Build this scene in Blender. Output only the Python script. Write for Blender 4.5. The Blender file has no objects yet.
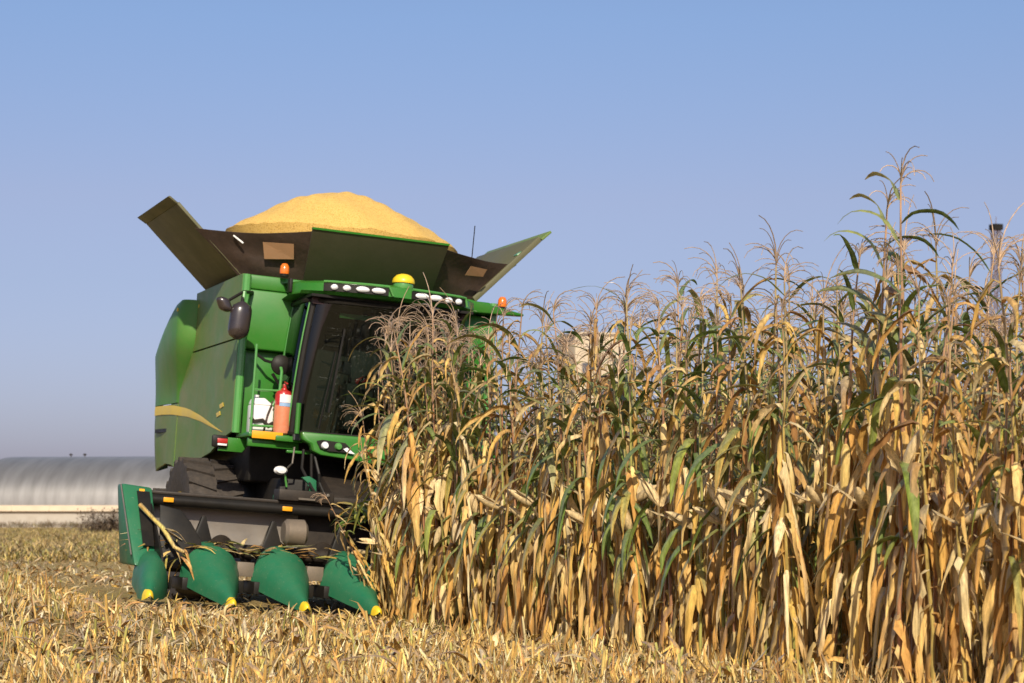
import bpy, bmesh, math, random
import numpy as np
from mathutils import Vector, Matrix, Euler
R = math.radians
rnd = random.Random(11)
nr = np.random.default_rng(7)
SC = bpy.context.scene
COL = SC.collection

# ------------------------------------------------------------------ camera, sky, sun, exposure
HORIZON = 503.0; FPX = 2000.0; EYE = 1.1
cam = bpy.data.cameras.new('camera'); co = bpy.data.objects.new('camera', cam); COL.objects.link(co)
co.location = (0, 0, EYE); co.rotation_euler = (R(90), 0, 0)
cam.sensor_width = 36; cam.lens = 36 * FPX / 1024
cam.shift_y = (HORIZON - 341.5) / 1024
cam.clip_start = 0.1; cam.clip_end = 6000
cam.dof.use_dof = True; cam.dof.focus_distance = 14.8; cam.dof.aperture_fstop = 4.2
SC.camera = co
SUN_AZ = R(-4); SUN_EL = R(34)          # azimuth measured from straight behind the camera, + = to the left
w = bpy.data.worlds.new('World'); SC.world = w; w.use_nodes = True
nt = w.node_tree; nt.nodes.clear()
sky = nt.nodes.new('ShaderNodeTexSky'); sky.sky_type = 'NISHITA'; sky.sun_disc = False
sky.sun_elevation = SUN_EL; sky.sun_rotation = math.pi + SUN_AZ
sky.air_density = 1.0; sky.dust_density = 1.3; sky.ozone_density = 4.0; sky.altitude = 150
bg = nt.nodes.new('ShaderNodeBackground'); bg.inputs['Strength'].default_value = 0.105
wo = nt.nodes.new('ShaderNodeOutputWorld')
tcw = nt.nodes.new('ShaderNodeTexCoord'); sxw = nt.nodes.new('ShaderNodeSeparateXYZ'); crw = nt.nodes.new('ShaderNodeValToRGB'); mxw = nt.nodes.new('ShaderNodeMix')
mxw.data_type = 'RGBA'; mxw.blend_type = 'MULTIPLY'; mxw.inputs['Factor'].default_value = 1
ew = crw.color_ramp.elements; ew[0].position = 0.0; ew[0].color = (.66, .57, .82, 1); ew[1].position = .6; ew[1].color = (1, 1, 1, 1)   # autumn ground haze thins upwards
for ps, cw in ((.033, (.704, .62, .82, 1)), (.11, (.85, .69, .77, 1)), (.15, (.974, .744, .776, 1)), (.235, (.985, .885, .92, 1))):
    q_ = ew.new(ps); q_.color = cw
nt.links.new(tcw.outputs['Generated'], sxw.inputs[0]); nt.links.new(sxw.outputs['Z'], crw.inputs[0])
nt.links.new(sky.outputs[0], mxw.inputs['A']); nt.links.new(crw.outputs[0], mxw.inputs['B']); nt.links.new(mxw.outputs['Result'], bg.inputs[0]); nt.links.new(bg.outputs[0], wo.inputs[0])
sl = bpy.data.lights.new('sun', 'SUN'); sl.energy = 4.6; sl.angle = R(0.55); sl.color = (1.0, 0.90, 0.74)
so = bpy.data.objects.new('sun', sl); COL.objects.link(so)
sdir = Vector((-math.sin(SUN_AZ) * math.cos(SUN_EL), -math.cos(SUN_AZ) * math.cos(SUN_EL), math.sin(SUN_EL)))
so.rotation_euler = (-sdir).to_track_quat('-Z', 'Y').to_euler()
so.location = (0, -20, 30)
vs = SC.view_settings; vs.view_transform = 'Standard'; vs.look = 'None'; vs.gamma = 1.0; vs.exposure = 0.28
SC.cycles.max_bounces = 6; SC.cycles.transparent_max_bounces = 8

# ------------------------------------------------------------------ frame of the combine and of the maize rows
TH = R(21.5); RO = R(4.3)
O = Vector((-1.925, 18.6, 0.0))
MC = Matrix.Translation(O) @ Matrix.Rotation(TH, 4, 'Z') @ Matrix.Rotation(RO, 4, 'Y')
CT, ST = math.cos(TH), math.sin(TH)
def row2world(lx, ly): return O.x + lx * CT - ly * ST, O.y + lx * ST + ly * CT
def world2row(x, y):
    dx, dy = x - O.x, y - O.y
    return dx * CT + dy * ST, -dx * ST + dy * CT
def smooth(t):
    t = np.clip(t, 0, 1); return t * t * (3 - 2 * t)
def ground_z(x, y):
    x = np.asarray(x, float); y = np.asarray(y, float)
    lx, ly = world2row(x, y)
    wgt = smooth((ly + 6) / 4) * (1 - smooth((ly - 14) / 10)) * (1 - smooth((-lx - 2.5) / 6)) * (1 - smooth((lx - 5) / 6))
    z = -math.tan(RO) * np.clip(lx, -4, 6) * wgt
    d = np.hypot(x, y)
    z = z - 0.0055 * np.clip(d - 45, 0, 140)
    z = z + 0.025 * np.sin(x * 0.9 + 1.3) * np.sin(y * 0.7) * (1 - smooth((d - 40) / 30))
    return z

# ------------------------------------------------------------------ materials
def mat(name):
    m = bpy.data.materials.new(name); m.use_nodes = True
    t = m.node_tree; t.nodes.clear()
    out = t.nodes.new('ShaderNodeOutputMaterial'); return m, t, out
def N(t, k, **kw):
    n = t.nodes.new(k)
    for a, b in kw.items():
        if a.startswith('i_'): n.inputs[a[2:].replace('_', ' ')].default_value = b
        else: setattr(n, a, b)
    return n
def rgba(c): return (c[0], c[1], c[2], 1)
def surface(name, col, rough=0.5, metal=0.0, dust=0.0, dustcol=(0.26, 0.19, 0.11), coat=0.0, var=0.12, scale=3.0, bump=0.0, bscale=60, scuff=0, spec=0.5):
    m, t, out = mat(name)
    p = N(t, 'ShaderNodeBsdfPrincipled'); p.inputs['Metallic'].default_value = metal
    p.inputs['Coat Weight'].default_value = coat; p.inputs['Coat Roughness'].default_value = 0.12
    p.inputs['Specular IOR Level'].default_value = spec
    tc = N(t, 'ShaderNodeTexCoord')
    n1 = N(t, 'ShaderNodeTexNoise'); n1.inputs['Scale'].default_value = scale; n1.inputs['Detail'].default_value = 7; n1.inputs['Roughness'].default_value = 0.65
    t.links.new(tc.outputs['Object'], n1.inputs['Vector'])
    mx = N(t, 'ShaderNodeMix', data_type='RGBA')
    mx.inputs['A'].default_value = rgba([c * (1 - var) for c in col]); mx.inputs['B'].default_value = rgba([min(1, c * (1 + var)) for c in col])
    t.links.new(n1.outputs['Fac'], mx.inputs['Factor'])
    src = mx.outputs['Result']
    rr = N(t, 'ShaderNodeMapRange'); rr.inputs['From Min'].default_value = .3; rr.inputs['From Max'].default_value = .7
    rr.inputs['To Min'].default_value = max(0.03, rough * .8); rr.inputs['To Max'].default_value = min(1, rough * 1.2)
    t.links.new(n1.outputs['Fac'], rr.inputs['Value']); t.links.new(rr.outputs['Result'], p.inputs['Roughness'])
    if dust > 0:
        n2 = N(t, 'ShaderNodeTexNoise'); n2.inputs['Scale'].default_value = scale * 1.7; n2.inputs['Detail'].default_value = 9; n2.inputs['Roughness'].default_value = .75
        t.links.new(tc.outputs['Object'], n2.inputs['Vector'])
        mr = N(t, 'ShaderNodeMapRange'); mr.inputs['From Min'].default_value = .35; mr.inputs['From Max'].default_value = .75
        mr.inputs['To Min'].default_value = dust * .35; mr.inputs['To Max'].default_value = min(1, dust * 1.5)
        t.links.new(n2.outputs['Fac'], mr.inputs['Value'])
        m2 = N(t, 'ShaderNodeMix', data_type='RGBA'); m2.inputs['B'].default_value = rgba(dustcol)
        t.links.new(mr.outputs['Result'], m2.inputs['Factor']); t.links.new(src, m2.inputs['A']); src = m2.outputs['Result']
    if scuff or dust > .05:      # fine specks of chaff and scratches
        n3 = N(t, 'ShaderNodeTexNoise'); n3.inputs['Scale'].default_value = 34 if scuff else 55; n3.inputs['Detail'].default_value = 3; n3.inputs['Roughness'].default_value = .8
        t.links.new(tc.outputs['Object'], n3.inputs['Vector'])
        m3r = N(t, 'ShaderNodeMapRange'); m3r.inputs['From Min'].default_value = .64; m3r.inputs['From Max'].default_value = .72; m3r.inputs['To Max'].default_value = scuff or min(.45, dust * 1.6)
        t.links.new(n3.outputs['Fac'], m3r.inputs['Value'])
        m3 = N(t, 'ShaderNodeMix', data_type='RGBA'); m3.inputs['B'].default_value = (.30, .34, .22, 1) if scuff else rgba([min(.6, c * 1.3) for c in dustcol])
        t.links.new(m3r.outputs['Result'], m3.inputs['Factor']); t.links.new(src, m3.inputs['A']); src = m3.outputs['Result']
    t.links.new(src, p.inputs['Base Color'])
    if bump:
        nb = N(t, 'ShaderNodeTexNoise'); nb.inputs['Scale'].default_value = bscale; nb.inputs['Detail'].default_value = 4
        t.links.new(tc.outputs['Object'], nb.inputs['Vector'])
        b = N(t, 'ShaderNodeBump'); b.inputs['Strength'].default_value = bump; b.inputs['Distance'].default_value = .01
        t.links.new(nb.outputs['Fac'], b.inputs['Height']); t.links.new(b.outputs['Normal'], p.inputs['Normal'])
    t.links.new(p.outputs[0], out.inputs[0])
    return m
M = {}
M['green'] = surface('green_paint', (0.014, 0.160, 0.010), .38, dust=.10, coat=.15, scale=2.2, spec=.3)
M['side'] = surface('dusty_green_paint', (0.06, 0.18, 0.022), .5, dust=.42, dustcol=(.26, .19, .085), coat=.06, scale=1.4, spec=.3)
M['side2'] = surface('green_shield_paint', (0.04, 0.22, 0.03), .45, dust=.24, dustcol=(.24, .15, .08), coat=.04, scale=1.2, spec=.25)
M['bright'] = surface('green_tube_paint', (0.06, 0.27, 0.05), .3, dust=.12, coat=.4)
M['head'] = surface('header_green_plastic', (0.005, 0.135, 0.060), .45, dust=.10, coat=.03, scale=4, scuff=.5, spec=.25)
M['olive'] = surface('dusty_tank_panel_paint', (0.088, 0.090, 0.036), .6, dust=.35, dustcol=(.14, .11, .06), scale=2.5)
M['flapfront'] = surface('shaded_tank_panel_paint', (0.040, 0.037, 0.017), .6, dust=.3, dustcol=(.085, .068, .038), scale=2.5)  # dusty flap paint, darkened for the shade on the forward-leaning front flap
M['black'] = surface('black_plastic', (0.007, 0.007, 0.007), .5, dust=.04, spec=.2)
M['darkmetal'] = surface('dark_dusty_steel', (0.018, 0.015, 0.013), .55, metal=.1, dust=.22, dustcol=(.11, .08, .055), scale=5, spec=.25)
M['steel'] = surface('worn_trough_steel', (0.20, 0.18, 0.155), .42, metal=.55, dust=.4, dustcol=(.20, .155, .11), scale=4)
M['plate'] = surface('dusty_deck_plate', (0.13, 0.105, 0.08), .6, metal=.2, dust=.5, dustcol=(.22, .165, .11), scale=8)
M['rubber'] = surface('tyre_rubber', (0.014, 0.012, 0.011), .8, dust=.3, dustcol=(.13, .095, .065), scale=9, bump=.3, bscale=30)
M['rim'] = surface('yellow_rim_paint', (0.55, 0.36, 0.02), .4, dust=.3)
M['yellow'] = surface('yellow_plastic', (0.80, 0.55, 0.012), .35, dust=.1)
M['stripe'] = surface('yellow_decal', (0.72, 0.50, 0.03), .4, dust=.18, dustcol=(.34, .25, .10))
M['amber'] = surface('amber_reflector', (0.85, 0.36, 0.01), .25, dust=.08)
M['orange'] = surface('orange_lens', (0.75, 0.16, 0.012), .18, coat=.6)
M['lens'] = surface('clear_lamp_lens', (0.82, 0.82, 0.80), .12, coat=1.0, var=.25, scale=40)
M['tarp'] = surface('brown_tarp', (0.030, 0.018, 0.012), .7, dust=.3, dustcol=(.09, .05, .03), scale=7, bump=.8, bscale=9)
M['patch'] = surface('tan_patch', (0.34, 0.17, 0.075), .75, dust=.3, scale=12)
M['interior'] = surface('cab_interior', (0.060, 0.062, 0.058), .7)
M['headliner'] = surface('cab_headliner', (0.06, 0.03, 0.03), .8)
M['red'] = surface('red_paint', (0.42, 0.022, 0.016), .35, coat=.3)
M['salmon'] = surface('faded_red_paint', (0.60, 0.165, 0.065), .45, dust=.25, dustcol=(.6, .35, .22), scale=12)
M['white'] = surface('white_plastic', (0.78, 0.76, 0.73), .45, dust=.08)
M['blue'] = surface('pale_blue_label', (0.25, 0.38, 0.55), .5)
M['mirror'] = surface('mirror_shell', (0.020, 0.014, 0.015), .28, dust=.06, coat=.6)
M['cream'] = surface('cream_board', (0.62, 0.50, 0.36), .8, scale=.6, var=.3)
M['hangarwall'] = surface('weathered_white_wall', (0.46, 0.42, 0.36), .85, dust=.5, dustcol=(.33, .28, .22), scale=.5)
M['render'] = surface('beige_render', (0.50, 0.41, 0.29), .85, dust=.2, scale=.3)
M['window'] = surface('dark_window', (0.09, 0.09, 0.10), .15)
M['lattice'] = surface('tower_steel', (0.17, 0.13, 0.15), .6)
M['bark'] = surface('shrub_twigs', (0.14, 0.10, 0.07), .9)
# hangar roof: streaked sheet
m, t, out = mat('hangar_sheet_roof'); M['roof'] = m
p = N(t, 'ShaderNodeBsdfPrincipled'); p.inputs['Roughness'].default_value = .48; p.inputs['Metallic'].default_value = .75
tc = N(t, 'ShaderNodeTexCoord'); mp = N(t, 'ShaderNodeMapping'); mp.inputs['Scale'].default_value = (1.2, .15, .25)
n1 = N(t, 'ShaderNodeTexNoise'); n1.inputs['Scale'].default_value = 1.6; n1.inputs['Detail'].default_value = 8
cr = N(t, 'ShaderNodeValToRGB'); cr.color_ramp.elements[0].position = .3; cr.color_ramp.elements[1].position = .75
cr.color_ramp.elements[0].color = (.30, .28, .25, 1); cr.color_ramp.elements[1].color = (.44, .41, .37, 1)
wv = N(t, 'ShaderNodeTexWave'); wv.inputs['Scale'].default_value = 1.4; wv.inputs['Distortion'].default_value = .1
bp = N(t, 'ShaderNodeBump'); bp.inputs['Strength'].default_value = .02
for a, b in ((tc.outputs['Object'], mp.inputs[0]), (mp.outputs[0], n1.inputs['Vector']), (n1.outputs['Fac'], cr.inputs[0]), (cr.outputs[0], p.inputs['Base Color']),
             (tc.outputs['Object'], wv.inputs['Vector']), (wv.outputs['Fac'], bp.inputs['Height']), (bp.outputs[0], p.inputs['Normal']), (p.outputs[0], out.inputs[0])): t.links.new(a, b)
# cab glass: thin pane
m, t, out = mat('cab_glass'); M['glass'] = m
tr = N(t, 'ShaderNodeBsdfTransparent'); tr.inputs[0].default_value = (.32, .38, .34, 1)
gl = N(t, 'ShaderNodeBsdfGlossy'); gl.inputs['Roughness'].default_value = .02; gl.inputs[0].default_value = (.9, .95, .95, 1)
fr = N(t, 'ShaderNodeFresnel'); fr.inputs[0].default_value = 1.5
mx = N(t, 'ShaderNodeMixShader')
for a, b in ((fr.outputs[0], mx.inputs[0]), (tr.outputs[0], mx.inputs[1]), (gl.outputs[0], mx.inputs[2]), (mx.outputs[0], out.inputs[0])): t.links.new(a, b)
# plants: albedo from a colour attribute, thin and a little translucent
def leafmat(name, trans=.28, gloss=.22, nscale=22):
    m, t, out = mat(name)
    at = N(t, 'ShaderNodeAttribute'); at.attribute_name = 'Col'
    tc = N(t, 'ShaderNodeTexCoord')
    n1 = N(t, 'ShaderNodeTexNoise'); n1.inputs['Scale'].default_value = nscale; n1.inputs['Detail'].default_value = 5; n1.inputs['Roughness'].default_value = .7
    mpz = N(t, 'ShaderNodeMapping'); mpz.inputs['Scale'].default_value = (1.7, 1.7, .22)
    t.links.new(tc.outputs['Object'], mpz.inputs[0]); t.links.new(mpz.outputs[0], n1.inputs['Vector'])
    mr = N(t, 'ShaderNodeMapRange'); mr.inputs['From Min'].default_value = .32; mr.inputs['From Max'].default_value = .66
    mr.inputs['To Min'].default_value = .50; mr.inputs['To Max'].default_value = 1.35
    t.links.new(n1.outputs['Fac'], mr.inputs['Value'])
    ml = N(t, 'ShaderNodeMix', data_type='RGBA', blend_type='MULTIPLY'); ml.inputs['Factor'].default_value = 1
    t.links.new(at.outputs['Color'], ml.inputs['A']); t.links.new(mr.outputs['Result'], ml.inputs['B'])
    di = N(t, 'ShaderNodeBsdfDiffuse'); tl = N(t, 'ShaderNodeBsdfTranslucent'); gs = N(t, 'ShaderNodeBsdfGlossy'); gs.inputs['Roughness'].default_value = .42
    gs.inputs[0].default_value = (.75, .75, .72, 1)
    for x in (di, tl): t.links.new(ml.outputs['Result'], x.inputs[0])
    a = N(t, 'ShaderNodeMixShader'); a.inputs[0].default_value = trans
    t.links.new(di.outputs[0], a.inputs[1]); t.links.new(tl.outputs[0], a.inputs[2])
    lw = N(t, 'ShaderNodeFresnel'); lw.inputs[0].default_value = 1.35
    mu = N(t, 'ShaderNodeMath', operation='MULTIPLY'); mu.inputs[1].default_value = gloss
    t.links.new(lw.outputs[0], mu.inputs[0]); mu.use_clamp = True
    b = N(t, 'ShaderNodeMixShader'); t.links.new(mu.outputs[0], b.inputs[0])
    t.links.new(a.outputs[0], b.inputs[1]); t.links.new(gs.outputs[0], b.inputs[2])
    t.links.new(b.outputs[0], out.inputs[0]); return m
M['leaf'] = leafmat('maize_leaf'); M['stalk'] = leafmat('maize_stalk', 0.0, .5, 30); M['litter'] = leafmat('stubble_litter', .12, .2, 14)
M['husk'] = leafmat('maize_husk', .1, .3, 30)
# soil and straw
m, t, out = mat('stubble_field_soil'); M['soil'] = m
p = N(t, 'ShaderNodeBsdfPrincipled'); p.inputs['Roughness'].default_value = .95; p.inputs['Specular IOR Level'].default_value = .1
tc = N(t, 'ShaderNodeTexCoord')
n1 = N(t, 'ShaderNodeTexNoise'); n1.inputs['Scale'].default_value = 9; n1.inputs['Detail'].default_value = 10; n1.inputs['Roughness'].default_value = .8
cr = N(t, 'ShaderNodeValToRGB'); e = cr.color_ramp.elements
e[0].position = .32; e[0].color = (.09, .056, .026, 1); e[1].position = .64; e[1].color = (.56, .41, .19, 1)
x = e.new(.48); x.color = (.33, .23, .095, 1)
n2 = N(t, 'ShaderNodeTexNoise'); n2.inputs['Scale'].default_value = .25; n2.inputs['Detail'].default_value = 4
mx = N(t, 'ShaderNodeMix', data_type='RGBA'); mx.inputs['B'].default_value = (.26, .22, .07, 1)
mr = N(t, 'ShaderNodeMapRange'); mr.inputs['From Min'].default_value = .4; mr.inputs['From Max'].default_value = .7; mr.inputs['To Max'].default_value = .6
bp = N(t, 'ShaderNodeBump'); bp.inputs['Strength'].default_value = .9; bp.inputs['Distance'].default_value = .05
for a, b in ((tc.outputs['Object'], n1.inputs['Vector']), (tc.outputs['Object'], n2.inputs['Vector']), (n1.outputs['Fac'], cr.inputs[0]), (n2.outputs['Fac'], mr.inputs['Value']),
             (mr.outputs[0], mx.inputs['Factor']), (cr.outputs[0], mx.inputs['A']), (mx.outputs['Result'], p.inputs['Base Color']), (n1.outputs['Fac'], bp.inputs['Height']),
             (bp.outputs[0], p.inputs['Normal']), (p.outputs[0], out.inputs[0])): t.links.new(a, b)
# grain
m, t, out = mat('maize_grain'); M['grain'] = m
p = N(t, 'ShaderNodeBsdfPrincipled'); p.inputs['Roughness'].default_value = .6; p.inputs['Specular IOR Level'].default_value = .25
tc = N(t, 'ShaderNodeTexCoord'); vo = N(t, 'ShaderNodeTexVoronoi'); vo.inputs['Scale'].default_value = 115
cr = N(t, 'ShaderNodeValToRGB'); e = cr.color_ramp.elements
e[0].position = .0; e[0].color = (.40, .20, .045, 1); e[1].position = .55; e[1].color = (.68, .44, .125, 1); x = e.new(.2); x.color = (.63, .385, .085, 1)
sp = N(t, 'ShaderNodeSeparateColor'); bp = N(t, 'ShaderNodeBump'); bp.inputs['Strength'].default_value = .35; bp.inputs['Distance'].default_value = .01; bp.invert = True
for a, b in ((tc.outputs['Object'], vo.inputs['Vector']), (vo.outputs['Color'], sp.inputs[0]), (sp.outputs[0], cr.inputs[0]), (cr.outputs[0], p.inputs['Base Color']),
             (vo.outputs['Distance'], bp.inputs['Height']), (bp.outputs[0], p.inputs['Normal']), (p.outputs[0], out.inputs[0])): t.links.new(a, b)

# ------------------------------------------------------------------ building helpers
def tag(o, label=None, cat=None, group=None, kind=None):
    if label: o['label'] = label
    if cat: o['category'] = cat
    if group: o['group'] = group
    if kind: o['kind'] = kind
    return o
def empty(name, loc=(0, 0, 0), rz=0.0, parent=None):
    o = bpy.data.objects.new(name, None); COL.objects.link(o); o.location = loc; o.rotation_euler = (0, 0, rz)
    o.empty_display_size = .2
    if parent: o.parent = parent
    return o
def link(name, me, parent=None):
    o = bpy.data.objects.new(name, me); COL.objects.link(o)
    if parent: o.parent = parent
    return o
class MB:
    def __init__(s): s.v = []; s.f = []; s.mi = []; s.cur = 0
    def add(s, vs_, fs):
        b = len(s.v); s.v += [tuple(v) for v in vs_]; s.f += [tuple(i + b for i in f) for f in fs]; s.mi += [s.cur] * len(fs); return s
    def hexa(s, p):   # 0-3 bottom ring, 4-7 top ring
        return s.add(p, [(3, 2, 1, 0), (4, 5, 6, 7), (0, 1, 5, 4), (1, 2, 6, 5), (2, 3, 7, 6), (3, 0, 4, 7)])
    def box(s, c, d, e=(0, 0, 0)):
        m_ = Euler(e).to_matrix(); c = Vector(c); x, y, z = d[0] / 2, d[1] / 2, d[2] / 2
        return s.hexa([c + m_ @ Vector(q) for q in ((-x, -y, -z), (x, -y, -z), (x, y, -z), (-x, y, -z), (-x, -y, z), (x, -y, z), (x, y, z), (-x, y, z))])
    def span(s, x0, x1, y0, y1, z0, z1): return s.box(((x0 + x1) / 2, (y0 + y1) / 2, (z0 + z1) / 2), (x1 - x0, y1 - y0, z1 - z0))
    def plate(s, pts, off):   # polygon thickened by vector off
        n = len(pts); off = Vector(off); a = [Vector(q) for q in pts]; b = [q + off for q in a]
        return s.add(a + b, [tuple(range(n))[::-1], tuple(range(n, 2 * n))] + [(i, (i + 1) % n, n + (i + 1) % n, n + i) for i in range(n)])
    def tube(s, pts, r, n=8, cap=True):
        pts = [Vector(q) for q in pts]; rs = r if isinstance(r, (list, tuple)) else [r] * len(pts)
        V = []; F = []; up = None
        for i, q in enumerate(pts):
            d = (pts[min(i + 1, len(pts) - 1)] - pts[max(i - 1, 0)]).normalized()
            if up is None: up = d.orthogonal().normalized()
            up = (up - d * up.dot(d)).normalized(); sd = d.cross(up)
            V += [q + (up * math.cos(2 * math.pi * k / n) + sd * math.sin(2 * math.pi * k / n)) * rs[i] for k in range(n)]
        for i in range(len(pts) - 1):
            for k in range(n): F.append((i * n + k, i * n + (k + 1) % n, (i + 1) * n + (k + 1) % n, (i + 1) * n + k))
        if cap: F += [tuple(range(n))[::-1], tuple(range((len(pts) - 1) * n, len(pts) * n))]
        return s.add(V, F)
    def lathe(s, prof, c, axis='z', n=24, caps=True):   # prof: (radius, along)
        V = []; F = []
        for r_, h in prof:
            for k in range(n):
                a = 2 * math.pi * k / n; p_ = (r_ * math.cos(a), r_ * math.sin(a), h)
                if axis == 'x': p_ = (h, p_[0], p_[1])
                elif axis == 'y': p_ = (p_[1], h, p_[0])
                V.append((c[0] + p_[0], c[1] + p_[1], c[2] + p_[2]))
        for i in range(len(prof) - 1):
            for k in range(n): F.append((i * n + k, i * n + (k + 1) % n, (i + 1) * n + (k + 1) % n, (i + 1) * n + k))
        if caps: F += [tuple(range(n))[::-1], tuple(range((len(prof) - 1) * n, len(prof) * n))]
        return s.add(V, F)
    def grid(s, rows, close=False):
        n = len(rows[0]); V = [p_ for r_ in rows for p_ in r_]; F = []
        for i in range(len(rows) - 1):
            for k in range(n if close else n - 1): F.append((i * n + k, i * n + (k + 1) % n, (i + 1) * n + (k + 1) % n, (i + 1) * n + k))
        return s.add(V, F)
    def build(s, name, ms, parent=None, bevel=0, solid=0, angle=35, seg=2):
        me = bpy.data.meshes.new(name); me.from_pydata(s.v, [], s.f)
        ms = ms if isinstance(ms, (list, tuple)) else [ms]
        for m_ in ms: me.materials.append(m_)
        if len(ms) > 1: me.polygons.foreach_set('material_index', s.mi)
        bm = bmesh.new(); bm.from_mesh(me)
        if solid:
            bmesh.ops.solidify(bm, geom=bm.faces[:], thickness=solid)
        bmesh.ops.recalc_face_normals(bm, faces=bm.faces)
        if bevel:
            ed = [e_ for e_ in bm.edges if len(e_.link_faces) == 2 and e_.calc_face_angle(0) > R(30)]
            bmesh.ops.bevel(bm, geom=ed, offset=bevel, segments=seg, affect='EDGES', profile=.5, clamp_overlap=True)
        bm.to_mesh(me); bm.free()
        me.shade_smooth(); me.set_sharp_from_angle(angle=R(angle))
        return link(name, me, parent)
def np_mesh(name, V, F, C, m, parent=None, smoothed=True):
    me = bpy.data.meshes.new(name); V = np.asarray(V, np.float32); F = np.asarray(F, np.int32)
    me.vertices.add(len(V)); me.vertices.foreach_set('co', V.ravel())
    me.loops.add(F.size); me.loops.foreach_set('vertex_index', F.ravel())
    me.polygons.add(len(F)); k = F.shape[1]
    me.polygons.foreach_set('loop_start', np.arange(0, F.size, k, dtype=np.int32))
    me.update(calc_edges=True)
    a = me.attributes.new('Col', 'FLOAT_COLOR', 'POINT'); c4 = np.ones((len(V), 4), np.float32); c4[:, :3] = C
    a.data.foreach_set('color', c4.ravel())
    me.materials.append(m)
    if smoothed: me.shade_smooth()
    return me if parent is False else link(name, me, parent)

# ================================================================== SETTING
xs = np.unique(np.concatenate([np.linspace(-14, 14, 141), np.linspace(-60, 60, 61), np.linspace(-2500, 2500, 41)]))
ys = np.unique(np.concatenate([np.linspace(4, 34, 151), np.linspace(-30, 200, 116), np.linspace(-1500, 4500, 61)]))
GX, GY = np.meshgrid(xs, ys); GZ = ground_z(GX, GY)
V = np.stack([GX.ravel(), GY.ravel(), GZ.ravel()], 1); nx = len(xs)
I = (np.arange(len(ys) - 1)[:, None] * nx + np.arange(nx - 1)[None, :]).ravel()
g = np_mesh('ground', V, np.stack([I, I + 1, I + nx + 1, I + nx], 1), np.full(3, .2), M['soil'])
tag(g, kind='structure')

# ---- hangar far behind the stubble
HD = 130.0; hx = (-25 - 512) / FPX * HD; hz = float(ground_z(-25, HD)) - .1
han = empty('hangar', (hx, HD, hz), R(-11))
tag(han, 'long low hangar with a rounded grey roof and pale wall behind the stubble', 'hangar')
LEN = 46; wall_h = 1.15; RR = 6.2; crown = 3.25
mb = MB(); rows = []
for i in range(24):
    x_ = LEN * i / 23; row = []
    for k in range(25):
        a = math.pi * k / 24; row.append((x_, 6.2 - 6.35 * math.cos(a), wall_h + .35 + crown * math.sin(a) ** .85))
    rows.append(row)
mb.grid(rows); mb.build('roof', M['roof'], han, solid=.06)
mb = MB(); mb.span(0.1, LEN - .1, 0.02, 12.38, 0, wall_h); mb.build('wall', M['hangarwall'], han)
mb = MB()
for xx in (0.1, LEN - .1):
    pr_ = [(xx, 6.2 - 6.2 * math.cos(math.pi * k / 24), wall_h + .3 + (crown - .04) * math.sin(math.pi * k / 24) ** .85) for k in range(25)]
    mb.plate(pr_, (.05, 0, 0))
mb.build('gable', M['hangarwall'], han)
mb = MB(); mb.span(-.1, LEN + .1, -.22, .02, wall_h, wall_h + .38)
for i in range(18): mb.span(i * 2.6, i * 2.6 + .08, -.26, -.22, wall_h + .03, wall_h + .36)
mb.build('fascia', M['cream'], han)
for xx in (3.95, 4.95):
    mb = MB(); mb.tube([(xx, 6.2, wall_h + crown + .3), (xx, 6.2, wall_h + crown + .55)], .04, 6); mb.lathe([(.0, .50), (.12, .52), (.12, .58), (.0, .64)], (xx, 6.2, wall_h + crown), n=10, caps=False)
    mb.build('roof_vent', M['darkmetal'], han)

# ---- beige tower block seen over the maize
bd = 250.0; bx = (594 - 512) / FPX * bd; gz = float(ground_z(bx, bd))
bl = empty('tower_block', (bx, bd, gz - .2), R(14)); tag(bl, 'tall narrow beige building rising behind the maize tassels', 'building')
BH = 1.1 + (503 - 337) / FPX * bd - gz + .2
mb = MB(); mb.span(-3.3, 3.3, -3, 5, 0, BH); mb.build('wall', M['render'], bl, bevel=.05)
mb = MB(); mb.span(-3.5, 3.5, -3.2, 5.2, BH, BH + .35); mb.build('parapet', M['render'], bl)
for fz in range(6):
    for wx in (-1.9, .2, 2.1):
        if (fz, wx) in ((5, .2), (5, 2.1)): continue
        f_ = MB().span(wx - .5, wx + .5, -3.06, -2.99, 1.5 + fz * 3.25, 3.1 + fz * 3.25).build('window', M['window'], bl)
        MB().span(wx - .58, wx + .58, -3.14, -2.99, 1.38 + fz * 3.25, 1.48 + fz * 3.25).build('sill', M['render'], f_)

# ---- lattice mast
md = 250.0; mx_ = (996 - 512) / FPX * md; mgz = float(ground_z(mx_, md))
ma = empty('lattice_mast', (mx_, md, mgz), R(20)); tag(ma, 'slender steel lattice mast with dark top platform beyond the maize', 'mast')
MH = 1.1 + (503 - 228) / FPX * md - mgz
def mw(z): return .42 + 1.25 * max(0, 1 - z / (MH * .86)) ** 1.3
mb = MB(); zs = [MH * i / 26 for i in range(27)]
for sx in (-1, 1):
    for sy in (-1, 1):
        mb.tube([(sx * mw(z), sy * mw(z), z) for z in zs], .09, 5)
mb.build('leg_frame', M['lattice'], ma)
mb = MB()
for a, b in zip(zs[:-1], zs[1:]):
    for (s1, s2) in (((-1, -1), (1, -1)), ((1, -1), (1, 1)), ((1, 1), (-1, 1)), ((-1, 1), (-1, -1))):
        mb.tube([(s1[0] * mw(a), s1[1] * mw(a), a), (s2[0] * mw(b), s2[1] * mw(b), b)], .045, 4)
        mb.tube([(s2[0] * mw(a), s2[1] * mw(a), a), (s1[0] * mw(b), s1[1] * mw(b), b)], .045, 4)
        mb.tube([(s1[0] * mw(b), s1[1] * mw(b), b), (s2[0] * mw(b), s2[1] * mw(b), b)], .045, 4)
mb.build('bracing', M['lattice'], ma)
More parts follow.
